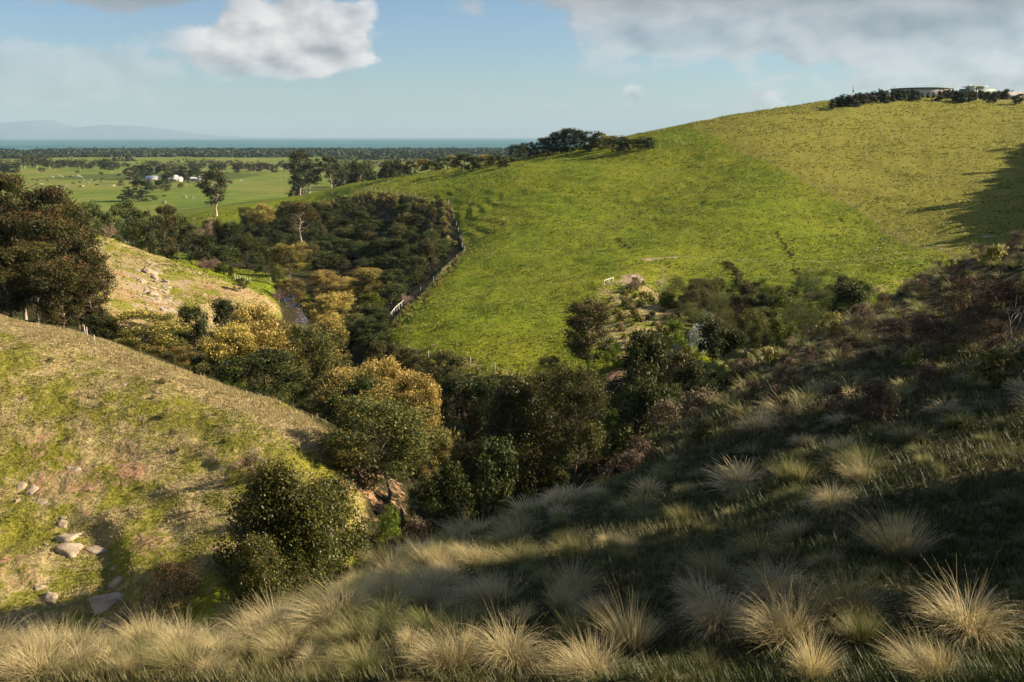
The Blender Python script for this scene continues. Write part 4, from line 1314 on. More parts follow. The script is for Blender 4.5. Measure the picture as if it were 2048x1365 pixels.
# farm clump
for i, (k, px, base, top, w, lb) in enumerate([
        ('gumfar1', 263, 368, 334, 30, 'pale limbed gum at the left of the farm clump'), ('pine0', 276, 360, 331, 30, 'dark pine behind the pale limbed gum of the farm clump'),
        ('pine1', 292, 358, 331, 30, 'dark pine left behind the farm shed'), ('gumfar0', 309, 358, 322, 28, 'tallest brownish tree behind the farm shed'),
        ('far1', 330, 362, 328, 26, 'green tree between the farm shed and the cottage'), ('bare1', 348, 356, 320, 14, 'pinkish bare topped tree above the farm'),
        ('gumfar2', 354, 360, 332, 30, 'reddish tree behind the cottage tank'), ('far0', 372, 360, 332, 28, 'brown green tree behind the cottage'),
        ('pine2', 388, 360, 336, 22, 'dark green tree at the right of the farm clump'), ('far2', 338, 366, 346, 22, 'low green tree in front of the farm shed'),
        ('gumfar1', 373, 372, 348, 14, 'small brown tree in front of the cottage'), ('gumfar2', 406, 366, 341, 26, 'dark topped gum at the right end of the farm'),
        ('bush1', 243, 372, 361, 14, 'dark low bush at the left foot of the farm clump'), ('far1', 330, 384, 358, 26, 'olive tree right of the dark cypress'), ('bush0', 318, 378, 360, 20, 'brown bush behind the dark cypress'), ('bush2', 362, 376, 367, 14, 'low bush on the farm lane')]):
    tree_base(k, 'farm_tree', px, base, top, w, lb, 'tree', 'farm clump', dmin=600)
tree_base('cypress0', 'cypress_tree', 285, 403, 359, 78, 'dark spreading cypress with flat layers below the farm', 'cypress', dmin=600)
# hedges on the hilltop
n_ = 0
for px in np.arange(1662, 1906, 7.5) + 3 * rng_.random(33):
    if 1838 < px < 1874:
        continue
    base = float(np.interp(px, [1660, 1700, 1740, 1800, 1900], [210, 200, 194, 191, 193]))
    d = float(np.interp(px, [1660, 1720, 1900], [486, 522, 530]))
    tree_px(f'hedge{n_ % 2}', 'hedge_conifer', px, base - 8 - 6 * rng_.random(), 17 + 9 * rng_.random(), d, 'small conifer in the hilltop hedge left of and before the big tank', 'conifer', 'hilltop hedge before the big tank')
    n_ += 1
for px in np.arange(1912, 2016, 6.5) + 3 * rng_.random(16):
    tree_px(f'hedge{n_ % 2}', 'hedge_conifer', px, 181 + 5 * rng_.random(), 15 + 8 * rng_.random(), 524, 'small conifer in the hilltop hedge before the flat roofed tank', 'conifer', 'hilltop hedge before the flat roofed tank')
    n_ += 1
tree_px('pine1', 'pine_tree', 2016, 178, 26, 560, 'dark leaning pine on the hilltop near the right edge', 'tree')
tree_px('far0', 'hedge_shrub', 2038, 187, 26, 524, 'round shrub on the hilltop at the right edge of the photo', 'shrub')
for px in (1844, 1856, 1868):
    tree_px('hedge0', 'young_conifer', px, 186, 9, 522, 'tiny young conifer standing free before the big tank', 'conifer', 'young conifers before the big tank')
# shelter belt beyond the right edge: its shadow falls across the pasture at the right of the photo
for i, y in enumerate(np.arange(150, 345, 2.6)):
    x = .520 * y + 3.5 + 3.0 * rng_.random()
    h = float(np.interp(y, [150, 165, 206, 256, 330], [3.6, 5.2, 6.8, 6.6, 4.8])) * (.9 + .3 * rng_.random()) * (1.7 if i % 19 == 11 else 1)
    place(f'pine{i % 3}', 'shelter_pine', x, y, h, 6.5, 'dark pine of the shelter belt on the ridge right of the pasture', 'tree', 'shelter belt right of the pasture')
# unseen shrubs added beyond the right edge to throw broken shade down the slope
for i, y in enumerate(np.arange(13.0, 45, 1.7)):
    x = .52 * y + 4.0 + 2.2 * rng_.random()
    if i % 7 in (3, 4):
        continue
    h = (5.2 if 15 < y < 29 else 3.2) + 1.6 * rng_.random()
    place(f'green{i % 3}', 'added_shade_shrub', x, y, h, 3.0 + rng_.random(), 'unseen evergreen shrub added beyond the right edge to shade the near slope', 'shrub', 'added shade shrubs beyond the right edge')
scatter_bushes([(700, 640), (770, 640), (765, 690), (770, 712), (900, 745), (960, 756), (900, 790), (760, 740), (690, 690)], 85, 34, ['green0', 'green2', 'bush0', 'bush1'], (1.6, 3.6), 'dark green shrub between the creek and the corner of the pasture', 'shrubs below the pasture corner', name='corner_bush', sep=2.2, seed=15)
scatter_bushes(None, 0, 120, ['bracken0', 'bracken1', 'straw0', 'rust0', 'bracken1'], (.5, 1.1), 'low brown bracken or heath clump on the upper right slope', 'bracken and heath on the upper right slope', name='bracken_clump', sep=1.5, seed=16,
               world=[(5.5, 37), (9.5, 46), (15, 55), (20, 62), (26, 67.5), (33, 69), (36, 66), (30, 52), (20, 36), (12, 24), (6, 22), (4, 30)])
tree_px('blossom0', 'flowering_shrub', 1398, 650, 52, 84, 'white flowering shrub, brightest thing in the ravine', 'flowering shrub')
tree_px('glossy0', 'glossy_shrub', 600, 1000, 200, 42, 'dark dense base of the glossy shrub pair in the near gully', 'glossy shrub')
# dark rushes growing in the narrow washouts of the pasture
for pts, w_, d_ in DITCHES:
    P = np.array(pts)
    sg = np.concatenate([[0], np.cumsum(np.hypot(*np.diff(P, axis=0).T))])
    for s_ in np.arange(0, sg[-1], .9 + .5 * (d_ < .7)):
        x, y = np.interp(s_, sg, P[:, 0]) + .25 * rng_.normal(), np.interp(s_, sg, P[:, 1]) + .3 * rng_.normal()
        h = (.25 + .35 * rng_.random()) * (1.3 if d_ > .7 else .8)
        place(f'bush{int(rng_.integers(3))}', 'rush_clump', x, y, h, h * 2.2, 'dark rush clump in a narrow washout of the green pasture', 'rushes', 'rush clumps in the pasture washouts', sink=.05)
scatter_bushes([(10, 700), (200, 720), (480, 830), (590, 900), (560, 980), (420, 1080), (250, 1080), (60, 1060), (10, 900)], 30, 26, ['straw0', 'straw1', 'bracken1'], (.22, .5), 'pale grass clump standing out on the left hillside', 'grass clumps on the left hillside', name='grass_clump', sep=2.2, seed=18)
scatter_bushes([(1330, 612), (1420, 600), (1560, 598), (1740, 588), (1660, 660), (1540, 700), (1420, 700)], 74, 60, ['bush0', 'round0', 'olive1', 'bush1', 'round1', 'green0', 'bright1', 'olive0'], (1.6, 4.6), 'sunlit olive scrub bush between the pasture edge and the tree ferns', 'olive scrub below the pasture edge', name='olive_bush', sep=2.4, seed=21, wr=(.8, 1.2))

# ------------------------------------------------------------------ grass
def grass_mat(name, low_a, low_b, tip_a, tip_b, transl=.3, vary=.15):
    m, t, bs, out = material(name)
    a = t.attr('tint')
    r, g, b = t.sep(a.outputs['Color'])
    oi = t.node('ShaderNodeObjectInfo')
    low = t.mix(r, low_a, low_b)
    tip = t.mix(r, tip_a, tip_b)
    c = t.mix(t.ramp(g, .05, .75, False), low, tip)
    hsv = t.node('ShaderNodeHueSaturation')
    t.put(hsv.inputs['Value'], t.math('MULTIPLY_ADD', oi.outputs['Random'], vary * 2, 1 - vary))
    t.put(hsv.inputs['Color'], c)
    c = hsv.outputs[0]
    t.put(bs.inputs['Base Color'], c)
    bs.inputs['Roughness'].default_value = .55
    bs.inputs['Specular IOR Level'].default_value = .3
    tr = t.node('ShaderNodeBsdfTranslucent')
    t.put(tr.inputs[0], c)
    mx = t.node('ShaderNodeMixShader')
    mx.inputs[0].default_value = transl
    t.l.new(bs.outputs[0], mx.inputs[1])
    t.l.new(tr.outputs[0], mx.inputs[2])
    t.l.new(mx.outputs[0], out.inputs[0])
    return m


M['tus_straw'] = grass_mat('straw_tussock', (.07, .09, .018), (.21, .16, .07), (.48, .41, .18), (.74, .60, .35), .35)
M['tus_green'] = grass_mat('green_tussock', (.028, .048, .008), (.09, .078, .026), (.14, .17, .036), (.42, .35, .16), .35)
M['short'] = grass_mat('short_grass', (.017, .027, .005), (.055, .048, .016), (.05, .072, .012), (.20, .17, .07))
M['hillgrass'] = grass_mat('hillside_grass', (.125, .125, .026), (.32, .245, .105), (.19, .19, .045), (.58, .465, .25), .3)
M['pasture'] = grass_mat('pasture_grass', (.10, .125, .008), (.19, .18, .028), (.16, .18, .015), (.30, .28, .055), .3)


def blades(n, rb, L, width, seg, rng, spread=.75, droop=1.1, wind=(0, 0), dry=.6, dry_var=.35, stalks=0.0):
    az = rng.random(n) * 2 * math.pi
    rr = rb * np.sqrt(rng.random(n))
    base = np.stack([rr * np.cos(az), rr * np.sin(az), np.full(n, -.04)], -1)
    head = az + rng.normal(size=n) * .7
    tilt0 = (rr / rb) * spread * (.6 + .5 * rng.random(n)) + .08 * rng.random(n)
    Ln = L * (.55 + .55 * rng.random(n))
    st = rng.random(n) < stalks
    bendv = droop * (.5 + .9 * rng.random(n))
    bendv[st] *= .15
    tilt0[st] *= .4
    Ln[st] *= 1.25
    P = [base]
    p = base.copy()
    for k in range(seg):
        t = (k + .5) / seg
        tl = tilt0 + bendv * t ** 1.4
        d = np.stack([np.sin(tl) * np.cos(head) + wind[0] * t, np.sin(tl) * np.sin(head) + wind[1] * t, np.cos(tl)], -1)
        d = unit(d)
        p = p + d * (Ln / seg)[:, None]
        P.append(p.copy())
    P = np.stack(P, 1)                                     # n, seg+1, 3
    side = np.stack([-np.sin(head), np.cos(head), rng.normal(size=n) * .3], -1)
    side = unit(side)
    wd = width * (.7 + .6 * rng.random(n)) * np.where(st, .6, 1)
    tap = np.array([1.0, .95, .8, .55, .3, .15])[:seg + 1] if seg >= 4 else np.linspace(1, .2, seg + 1)
    off = side[:, None] * (wd[:, None] * tap[None, :] * .5)[..., None]
    V = np.stack([P - off, P + off], 2).reshape(n, -1, 3)      # n, 2(seg+1), 3
    m = 2 * (seg + 1)
    f0 = np.array([[2 * k, 2 * k + 1, 2 * k + 3, 2 * k + 2] for k in range(seg)])
    F = (f0[None] + (np.arange(n) * m)[:, None, None]).reshape(-1, 4)
    R = np.clip(dry + dry_var * rng.normal(size=n), 0, 1)
    R[st] = np.clip(R[st] + .3, 0, 1)
    along = np.repeat(np.arange(seg + 1) / seg, 2)
    T = np.zeros((n, m, 4))
    T[..., 0] = R[:, None]
    T[..., 1] = along[None]
    T[..., 3] = 1
    return V.reshape(-1, 3), F, T.reshape(-1, 4)


TUS = {}


def tussock_proto(key, mat, n, rb, L, width, seg, seed, **kw):
    rng = np.random.default_rng(seed)
    b = Bag()
    # a tussock is a huddle of several tufts, each with its own lean, length and colour
    k = 5
    wts = rng.random(k) + .4
    wts /= wts.sum()
    wind, dry, spread, droop = kw.pop('wind'), kw.pop('dry'), kw.pop('spread', .75), kw.pop('droop', 1.1)
    for q in range(k):
        a = rng.random() * 6.283
        d = rb * (1.3 * rng.random() + .2)
        V, F, T_ = blades(max(int(n * wts[q]), 12), rb * .62, L * (.62 + .55 * rng.random()), width, seg, rng, spread=spread * (.7 + .6 * rng.random()), droop=droop * (.7 + .6 * rng.random()),
                          wind=(wind[0] + .45 * math.cos(a), wind[1] + .45 * math.sin(a)), dry=float(np.clip(dry + .32 * rng.normal(), .05, .95)), dry_var=.25, **kw)
        b.add(V + np.array([d * math.cos(a), d * math.sin(a), 0]), F, T_)
    TUS[key] = b.mesh(key, mat)


FORM = [dict(spread=.55, droop=.8, wind=(-.10, .05)), dict(spread=.95, droop=1.35, wind=(-.25, .1)), dict(spread=.75, droop=1.0, wind=(-.55, .1)),
        dict(spread=.45, droop=.6, wind=(-.15, .1)), dict(spread=.9, droop=1.7, wind=(-.35, -.1)), dict(spread=.8, droop=1.1, wind=(-.7, .25))]
for i in range(6):
    tussock_proto(f'straw_near{i}', M['tus_straw'], 900 + 80 * (i % 3), .17 + .04 * (i % 3), .95, .0088, 5, 500 + i, dry=.42 + .08 * (i % 3), stalks=.02, **FORM[i])
    tussock_proto(f'green_near{i}', M['tus_green'], 820 + 80 * (i % 3), .17 + .04 * (i % 3), .85, .0088, 5, 520 + i, dry=.34 + .1 * (i % 3), stalks=.03, **FORM[i])
for i in range(4):
    tussock_proto(f'straw_mid{i}', M['tus_straw'], 460, .22, .9, .016, 4, 540 + i, dry=.5, spread=.8, droop=1.1, wind=(-.25, .1), stalks=.02)
    tussock_proto(f'green_mid{i}', M['tus_green'], 460, .22, .8, .016, 4, 550 + i, dry=.38, spread=.85, droop=1.1, wind=(-.2, .05), stalks=.02)

HERO = [  # pixel x, pixel y of the base, pixel y of the top, kind, label
    (1140, 1205, 1085, 'straw_near0', 'wide straw green tussock on the brow, left of the golden upright one'),
    (1262, 1310, 1165, 'straw_near3', 'upright golden tussock near the bottom centre of the photo'),
    (1430, 1265, 1120, 'straw_near1', 'straw tussock with tall stalks right of the upright golden one'),
    (1575, 1285, 1125, 'straw_near2', 'big two toned tussock, half straw and half yellow green'),
    (1530, 1120, 985, 'green_near4', 'tall green and straw tussock, uppermost of the lit chain right of centre'),
    (1545, 1195, 1060, 'straw_near4', 'drooping straw tussock under the uppermost one of the lit chain'),
    (1660, 1235, 1050, 'green_near2', 'narrow drooping tussock beside the lit chain'),
    (1725, 965, 893, 'straw_near5', 'pale windswept tussock in the dark middle of the right slope'),
    (1885, 1000, 915, 'green_near1', 'orange tipped tussock with upright stalks on the dark right slope'),
    (1815, 1065, 985, 'green_near5', 'long low green tussock below the pale windswept one'),
    (1925, 1275, 1095, 'straw_near1', 'large rusty brown and green tussock near the right edge'),
    (1725, 1285, 1160, 'green_near0', 'spiky green tussock between the two toned and the rusty tussock'),
    (1608, 918, 862, 'green_mid0', 'small yellow green tussock at the middle of the right slope'),
    (1630, 790, 742, 'straw_mid1', 'pale rounded tussock high on the right slope'),
    (1705, 800, 752, 'straw_mid2', 'pale tussock right of the rounded one high on the right slope'),
    (1520, 865, 780, 'straw_mid0', 'tall straw tussock at the left of the upper right slope'),
    (1010, 1325, 1180, 'straw_near4', 'bright straw tussock at the bottom, right of the dense straw bank'),
    (835, 1215, 1140, 'straw_near2', 'upright straw tussock at the edge of the near gully'),
    (1240, 1130, 1058, 'green_near3', 'fine green tussock behind the wide straw green one'),
    (1620, 1385, 1255, 'straw_near0', 'sprawling pale tussock at the bottom edge below the two toned one'),
    (1870, 1400, 1265, 'straw_near5', 'pale arching tussock at the bottom right corner'),
    (460, 1245, 1170, 'straw_near1', 'dark based straw tussock on the brow below the glossy bush'),
]
_hero_xy = []
for px, base, top, k, lb in HERO:
    g = ground_at(px, min(base, 1360), 5)
    h = (base - top) / FPX * math.hypot(g[1], EYE - g[2]) * 1.12
    o = obj('grass_tussock', TUS[k], None, (g[0], g[1], g[2]))
    s = h / 1.0
    o.scale = (s * .66, s * .66, s * .74)
    o.rotation_euler = (0, 0, (RNG.random() - .5) * 1.2)
    tag(o, lb, 'tussock', 'tussocks on the near bank')
    _hero_xy.append(g[:2])

BANK = np.array([tuple(ground_at(px, py, 5)[:2]) for px, py in [(2060, 1362), (1024, 1362), (-20, 1362)]] + [(-9.5, 9), (-9.5, 15.5), (-6.0, 17.5), (-3.2, 20.5), (-1.6, 25), (1.0, 29), (3.0, 32), (4.6, 36), (8.5, 44), (13.5, 52), (19, 60), (25, 66), (31, 68), (36, 66), (24, 43), (13, 22), (8, 13)])
BANK = np.concatenate([BANK, [(6.2, 7.6)]])


ORD = ['next', 'second', 'third', 'fourth', 'fifth', 'sixth', 'seventh', 'eighth', 'ninth', 'tenth', 'eleventh', 'twelfth', 'thirteenth', 'fourteenth', 'fifteenth', 'sixteenth']
SHORT = ['wide straw green tussock on the brow', 'upright golden tussock at bottom centre', 'straw tussock with tall stalks', 'big two toned tussock', 'tall tussock topping the lit chain', 'drooping straw tussock in the lit chain',
         'narrow drooping tussock', 'pale windswept tussock', 'orange tipped tussock', 'long low green tussock', 'large rusty tussock', 'spiky green tussock', 'small yellow green tussock', 'pale rounded tussock up the slope',
         'pale tussock high on the slope', 'tall straw tussock on the upper slope', 'bright straw tussock at the bottom', 'upright straw tussock at the gully edge', 'fine green tussock', 'sprawling pale tussock at the bottom edge',
         'pale arching tussock in the corner', 'dark based tussock below the glossy bush']


def to_px(x, y, z):
    c, s_ = math.cos(PITCH), math.sin(PITCH)
    d = y * c - (z - EYE) * s_
    return 1024 + FPX * x / d, 682.5 - FPX * (y * s_ + (z - EYE) * c) / d


def name_tussocks(made):
    hero = np.array([to_px(h[0], h[1], land1(h[0], h[1])) for h in _hero_xy])
    table = {}
    for (o, straw, x, y, z) in made:
        p = np.array(to_px(x, y, z))
        dd = np.hypot(*(hero - p).T)
        k = int(np.argmin(dd))
        v = p - hero[k]
        side = ('left of' if v[0] < 0 else 'right of') if abs(v[0]) > abs(v[1]) else ('behind' if v[1] < 0 else 'in front of')
        table.setdefault((k, side, straw), []).append((dd[k], o))
    for (k, side, straw), lst in table.items():
        lst.sort(key=lambda t: t[0])
        for n, (_, o) in enumerate(lst):
            kind = 'straw coloured' if straw else 'greener'
            lb = f'{kind} tussock {ORD[n]} {side} the {SHORT[k]}' if n < len(ORD) else f'{kind} tussock far {side} the {SHORT[k]}'
            tag(o, lb, 'tussock', 'tussocks on the near bank')


def scatter_tussocks():
    rng = np.random.default_rng(900)
    lo, hi = BANK.min(0), BANK.max(0)
    cand = lo + (hi - lo) * rng.random((26000, 2))
    cand = cand[polymask(cand[:, 0], cand[:, 1], BANK, .01) > .9]
    r = np.hypot(cand[:, 0], cand[:, 1])
    th = np.arctan2(cand[:, 0], cand[:, 1])
    pts = [tuple(p) for p in _hero_xy]
    acc = []
    for (x, y), rr, t in zip(cand, r, th):
        left = sstep(np.array([-t]), -.10, .08)[0]
        brow = 1.0 if (rr > 15 and x < 6 and y > 18 and x < -2.0 + (y - 18) * .42) else 0.0
        s = (1.05 + .5 * vnoise(np.array([x / 2.5]), np.array([y / 2.5]), 33)[0]) if rr < 24 else 1.35
        s = .90 * s * (1 - .42 * max(left, brow * .4))
        if rr < 13.5:
            s *= .86
        if rr > 34:
            s = 1.25
        P = np.array(pts[-1500:])
        if np.min(np.hypot(P[:, 0] - x, P[:, 1] - y)) < s:
            continue
        pts.append((x, y))
        acc.append((x, y, rr, max(left, brow * .8)))
    acc.sort(key=lambda a: a[2])
    z = land(np.array([a[0] for a in acc]), np.array([a[1] for a in acc]))
    rest = Bag()
    made = []
    for i, ((x, y, rr, left), zz) in enumerate(zip(acc, z)):
        straw = rng.random() < .34 + .36 * left * (y < 14.5)
        near = rr < 20
        size = (.86 if rr < 13 else 1.0) * (.34 + .48 * rng.random() ** 1.5) * (1.0 if straw else .88)
        if i < 285:
            k = f"{'straw' if straw else 'green'}_{'near' if near else 'mid'}{rng.integers(6 if near else 4)}"
            o = obj('grass_tussock', TUS[k], None, (x, y, zz))
            o.scale = (size * (.85 + .6 * rng.random()), size * (.85 + .6 * rng.random()), size)
            o.rotation_euler = ((rng.random() - .5) * .3, (rng.random() - .65) * .4, (rng.random() - .5) * 2.2)
            made.append((o, straw, x, y, zz))
        else:
            V, F, T_ = blades(130, .24, 1.1 * size, .026, 3, rng, dry=.6 if straw else .4, droop=1.1, wind=(-.2, .05))
            rest.add(V + np.array([x, y, zz]), F, T_)
    name_tussocks(made)
    tag(obj('tussock_grass', rest.mesh('tussock_grass', M['tus_green'])), 'distant tussocks massed along the upper right slope', 'grass', kind='stuff')


scatter_tussocks()


def tri_blades(x, y, z, h, w, dry, rng, lean=.35, per=3):
    """per triangular blades at every point"""
    n = len(x) * per
    i = np.repeat(np.arange(len(x)), per)
    az = rng.random(n) * 2 * math.pi
    hh, ww = h[i] * (.6 + .7 * rng.random(n)), w[i] * (.7 + .6 * rng.random(n))
    b = np.stack([x[i], y[i], z[i] - .02], -1) + np.stack([np.cos(az), np.sin(az), 0 * az], -1) * (ww * .6)[:, None]
    s = np.stack([-np.sin(az), np.cos(az), 0 * az], -1) * (ww * .5)[:, None]
    l = lean * (rng.random(n) + .15)
    tip = b + np.stack([np.cos(az) * l * hh, np.sin(az) * l * hh, hh], -1)
    V = np.stack([b - s, b + s, tip], 1).reshape(-1, 3)
    F = np.arange(n * 3).reshape(n, 3)
    T_ = np.zeros((n, 3, 4))
    T_[..., 0] = np.clip(dry[i] + .25 * rng.normal(size=n), 0, 1)[:, None]
    T_[:, 2, 1] = 1
    T_[..., 3] = 1
    return V, F, T_.reshape(-1, 4)


def polar_points(n, r0, r1, t0, t1, rng):
    th = np.radians(t0 + (t1 - t0) * rng.random(n))
    r = np.exp(math.log(r0) + (math.log(r1) - math.log(r0)) * rng.random(n))
    return r * np.sin(th), r * np.cos(th)


def scatter_grass():
    rng = np.random.default_rng(910)
    # short grass between the tussocks of the near bank
    x, y = polar_points(78000, 6.5, 40, -31, 31, rng)
    k = polymask(x, y, BANK, .6) > .3
    x, y = x[k], y[k]
    r = np.hypot(x, y)
    z = land(x, y)
    dry = np.clip(.18 + .7 * fbm(x / 3, y / 3, 50, 2) + .4 * sstep(-x, -1, 3), 0, 1)
    b = Bag()
    b.add(*tri_blades(x, y, z, .11 + .0035 * r, .007 + .0007 * r, dry, rng, .9, 3))
    tag(obj('bank_grass', b.mesh('bank_grass', M['short'])), 'short dark grass between the tussocks', 'grass', kind='stuff')
    # sparse grass on the left hillside
    lo, hi = np.array([-62, 38]), np.array([-8, 86])
    p = lo + (hi - lo) * rng.random((120000, 2))
    th = np.degrees(np.arctan2(p[:, 0], p[:, 1]))
    p = p[(th > -32) & (polymask(p[:, 0], p[:, 1], Z_NEARHILL, .5) > .5)]
    x, y = p.T
    zn = zones(x, y)
    k = rng.random(len(x)) > zn['soil'] * 1.2
    x, y = x[k], y[k]
    dry = np.clip(zn['dry'][k] * .9 + .25 * (rng.random(len(x)) - .4), 0, 1)
    z = land(x, y)
    b = Bag()
    b.add(*tri_blades(x, y, z, .07 + .09 * dry, .05 + 0 * x, dry, rng, 1.1, 3))
    tag(obj('hillside_grass', b.mesh('hillside_grass', M['hillgrass'])), 'patchy straw and green grass of the left hillside', 'grass', kind='stuff')
    # longer dead grass along the crest of the left hillside
    P = np.array([(-50, 80), (-38, 76.5), (-30, 74), (-24, 71), (-17, 67), (-12, 63)])
    q = rng.random(5200) * (len(P) - 1)
    i0 = np.minimum(q.astype(int), len(P) - 2)
    p = P[i0] + (P[i0 + 1] - P[i0]) * (q - i0)[:, None] + rng.normal(size=(len(q), 2)) * np.array([1.2, 1.8])
    p = p[fbm(p[:, 0] / 1.5, p[:, 1] / 1.5, 91, 2) > -.12]
    x, y = p.T
    b = Bag()
    b.add(*tri_blades(x, y, land(x, y), .16 + .22 * rng.random(len(x)), .045 + 0 * x, np.clip(.75 + .2 * rng.normal(size=len(x)), 0, 1), rng, .8, 3))
    tag(obj('crest_grass', b.mesh('crest_grass', M['hillgrass'])), 'long dead grass along the crest of the left hillside', 'grass', kind='stuff')
    # tufts of the big pasture and the spur
    x, y = polar_points(95000, 105, 540, -30, 30, rng)
    zn = zones(x, y)
    r = np.hypot(x, y)
    k = (zn['litter'] < .3) & (rng.random(len(x)) < .35 + .65 * (fbm(x / 12, y / 12, 60, 2) > -.05)) & (zn['pale'] < .5)
    x, y, r = x[k], y[k], r[k]
    z = land(x, y)
    dry = np.clip(.22 + .9 * fbm(x / 7, y / 7, 61, 2) + zn['dry'][k] * .7 + .28 * zn['pad'][k], 0, 1)
    b = Bag()
    b.add(*tri_blades(x, y, z, .07 + .0007 * r, .09 + .0013 * r, dry, rng, 1.3, 2))
    tag(obj('pasture_grass', b.mesh('pasture_grass', M['pasture'])), 'tufted green grass of the pasture hill', 'grass', kind='stuff')


scatter_grass()

# ------------------------------------------------------------------ rocks, fences, buildings, poles, cattle
def plain_mat(name, c1, c2=None, scale=4.0, rough=.8, metallic=0.0):
    m, t, bs, out = material(name)
    tc = t.node('ShaderNodeTexCoord')
    n = t.noise(tc.outputs['Object'], scale, 4, .6)
    t.put(bs.inputs['Base Color'], t.mix(t.ramp(n, .35, .65), c1, c2 or tuple(v * .75 for v in c1)))
    bs.inputs['Roughness'].default_value = rough
    bs.inputs['Metallic'].default_value = metallic
    return m


def rock_mat():
    m, t, bs, out = material('lichened_rock')
    tc = t.node('ShaderNodeTexCoord')
    n = t.noise(tc.outputs['Object'], 2.2, 6, .65)
    f = t.noise(tc.outputs['Object'], 9.0, 4, .6)
    c = t.mix(t.ramp(n, .35, .65), (.24, .18, .12), (.42, .34, .25))
    c = t.mix(t.ramp(f, .58, .7), c, (.15, .12, .09))
    t.put(bs.inputs['Base Color'], c)
    bs.inputs['Roughness'].default_value = .95
    bmp = t.node('ShaderNodeBump')
    bmp.inputs['Strength'].default_value = .7
    bmp.inputs['Distance'].default_value = .06
    t.put(bmp.inputs['Height'], t.math('ADD', n, f))
    t.l.new(bmp.outputs[0], bs.inputs['Normal'])
    return m


M['rock'] = rock_mat()
M['post'] = plain_mat('weathered_post', (.30, .25, .20), (.45, .40, .34), 8)
M['white'] = plain_mat('white_rail_paint', (.74, .72, .66), (.60, .57, .50), 6)
M['wire'] = plain_mat('fence_wire', (.25, .24, .22), rough=.5, metallic=.6)
M['concrete'] = plain_mat('pale_concrete', (.50, .45, .39), (.38, .34, .29), .9)
M['greenroof'] = plain_mat('green_roof_sheet', (.05, .10, .075), (.07, .13, .10), .8, .6)
M['whiteroof'] = plain_mat('pale_roof_sheet', (.72, .72, .72), (.60, .61, .62), .7, .5)
M['wallboard'] = plain_mat('cream_wall', (.55, .50, .42), (.45, .41, .34), .8)
M['darkpane'] = plain_mat('window_glass', (.03, .035, .04), rough=.15)
M['cow_white'] = plain_mat('pale_hide', (.62, .55, .45), (.50, .42, .32), 1.2)
M['cow_dark'] = plain_mat('black_hide', (.018, .015, .013), (.03, .025, .02), 1.2)


def rock_mesh(key, seed, flat):
    rng = np.random.default_rng(seed)
    # sphere grid pushed about by planes: gives faceted, weathered boulders
    nu, nv = 18, 11
    V = [(0, 0, -1)]
    for j in range(1, nv):
        for i in range(nu):
            a, b = 2 * math.pi * i / nu, math.pi * j / nv - math.pi / 2
            V.append((math.cos(a) * math.cos(b), math.sin(a) * math.cos(b), math.sin(b)))
    V.append((0, 0, 1))
    V = np.array(V)
    d = np.ones(len(V)) * 1.25
    for _ in range(13):
        n = unit(rng.normal(size=3) * np.array([1, 1, .9]))
        off = .55 + .4 * rng.random()
        dot = V @ n
        d = np.where(dot > .05, np.minimum(d, off / np.maximum(dot, .05)), d)
    V = V * d[:, None]
    V += unit(V) * (.07 * np.sin(V[:, :1] * 5 + seed) * np.sin(V[:, 1:2] * 6) + .03 * rng.normal(size=(len(V), 1)))
    V *= np.array([.52, .40, flat])
    Q, Tt = [], []
    for i in range(nu):
        Tt.append((0, 1 + (i + 1) % nu, 1 + i))
        Tt.append((len(V) - 1, 1 + (nv - 2) * nu + i, 1 + (nv - 2) * nu + (i + 1) % nu))
        for j in range(nv - 2):
            Q.append((1 + j * nu + i, 1 + j * nu + (i + 1) % nu, 1 + (j + 1) * nu + (i + 1) % nu, 1 + (j + 1) * nu + i))
    return make_mesh(key, V, [np.array(Q), np.array(Tt)], M['rock'])


ROCKS = [rock_mesh(f'rock{i}', 600 + i, (.15, .20, .12, .26, .17)[i]) for i in range(5)]


def rock(px, py, wpx, label, group=None, dmin=25.0, rot=None, k=None):
    g = ground_at(px, py, dmin)
    o = obj('rock', ROCKS[RNG.integers(5) if k is None else k], None, g)
    s = wpx / FPX * g[1] * 1.0
    o.scale = (s, s, s)
    # lie with the slope
    e = .6
    zx = (land1(g[0] + e, g[1]) - land1(g[0] - e, g[1])) / (2 * e)
    zy = (land1(g[0], g[1] + e) - land1(g[0], g[1] - e)) / (2 * e)
    q = Vector((-zx, -zy, 1)).to_track_quat('Z', 'Y')
    o.rotation_euler = q.to_euler()
    o.rotation_euler.rotate_axis('Z', RNG.random() * 6.28 if rot is None else rot)
    o.location.z -= s * .03
    tag(o, label, 'rock', group)


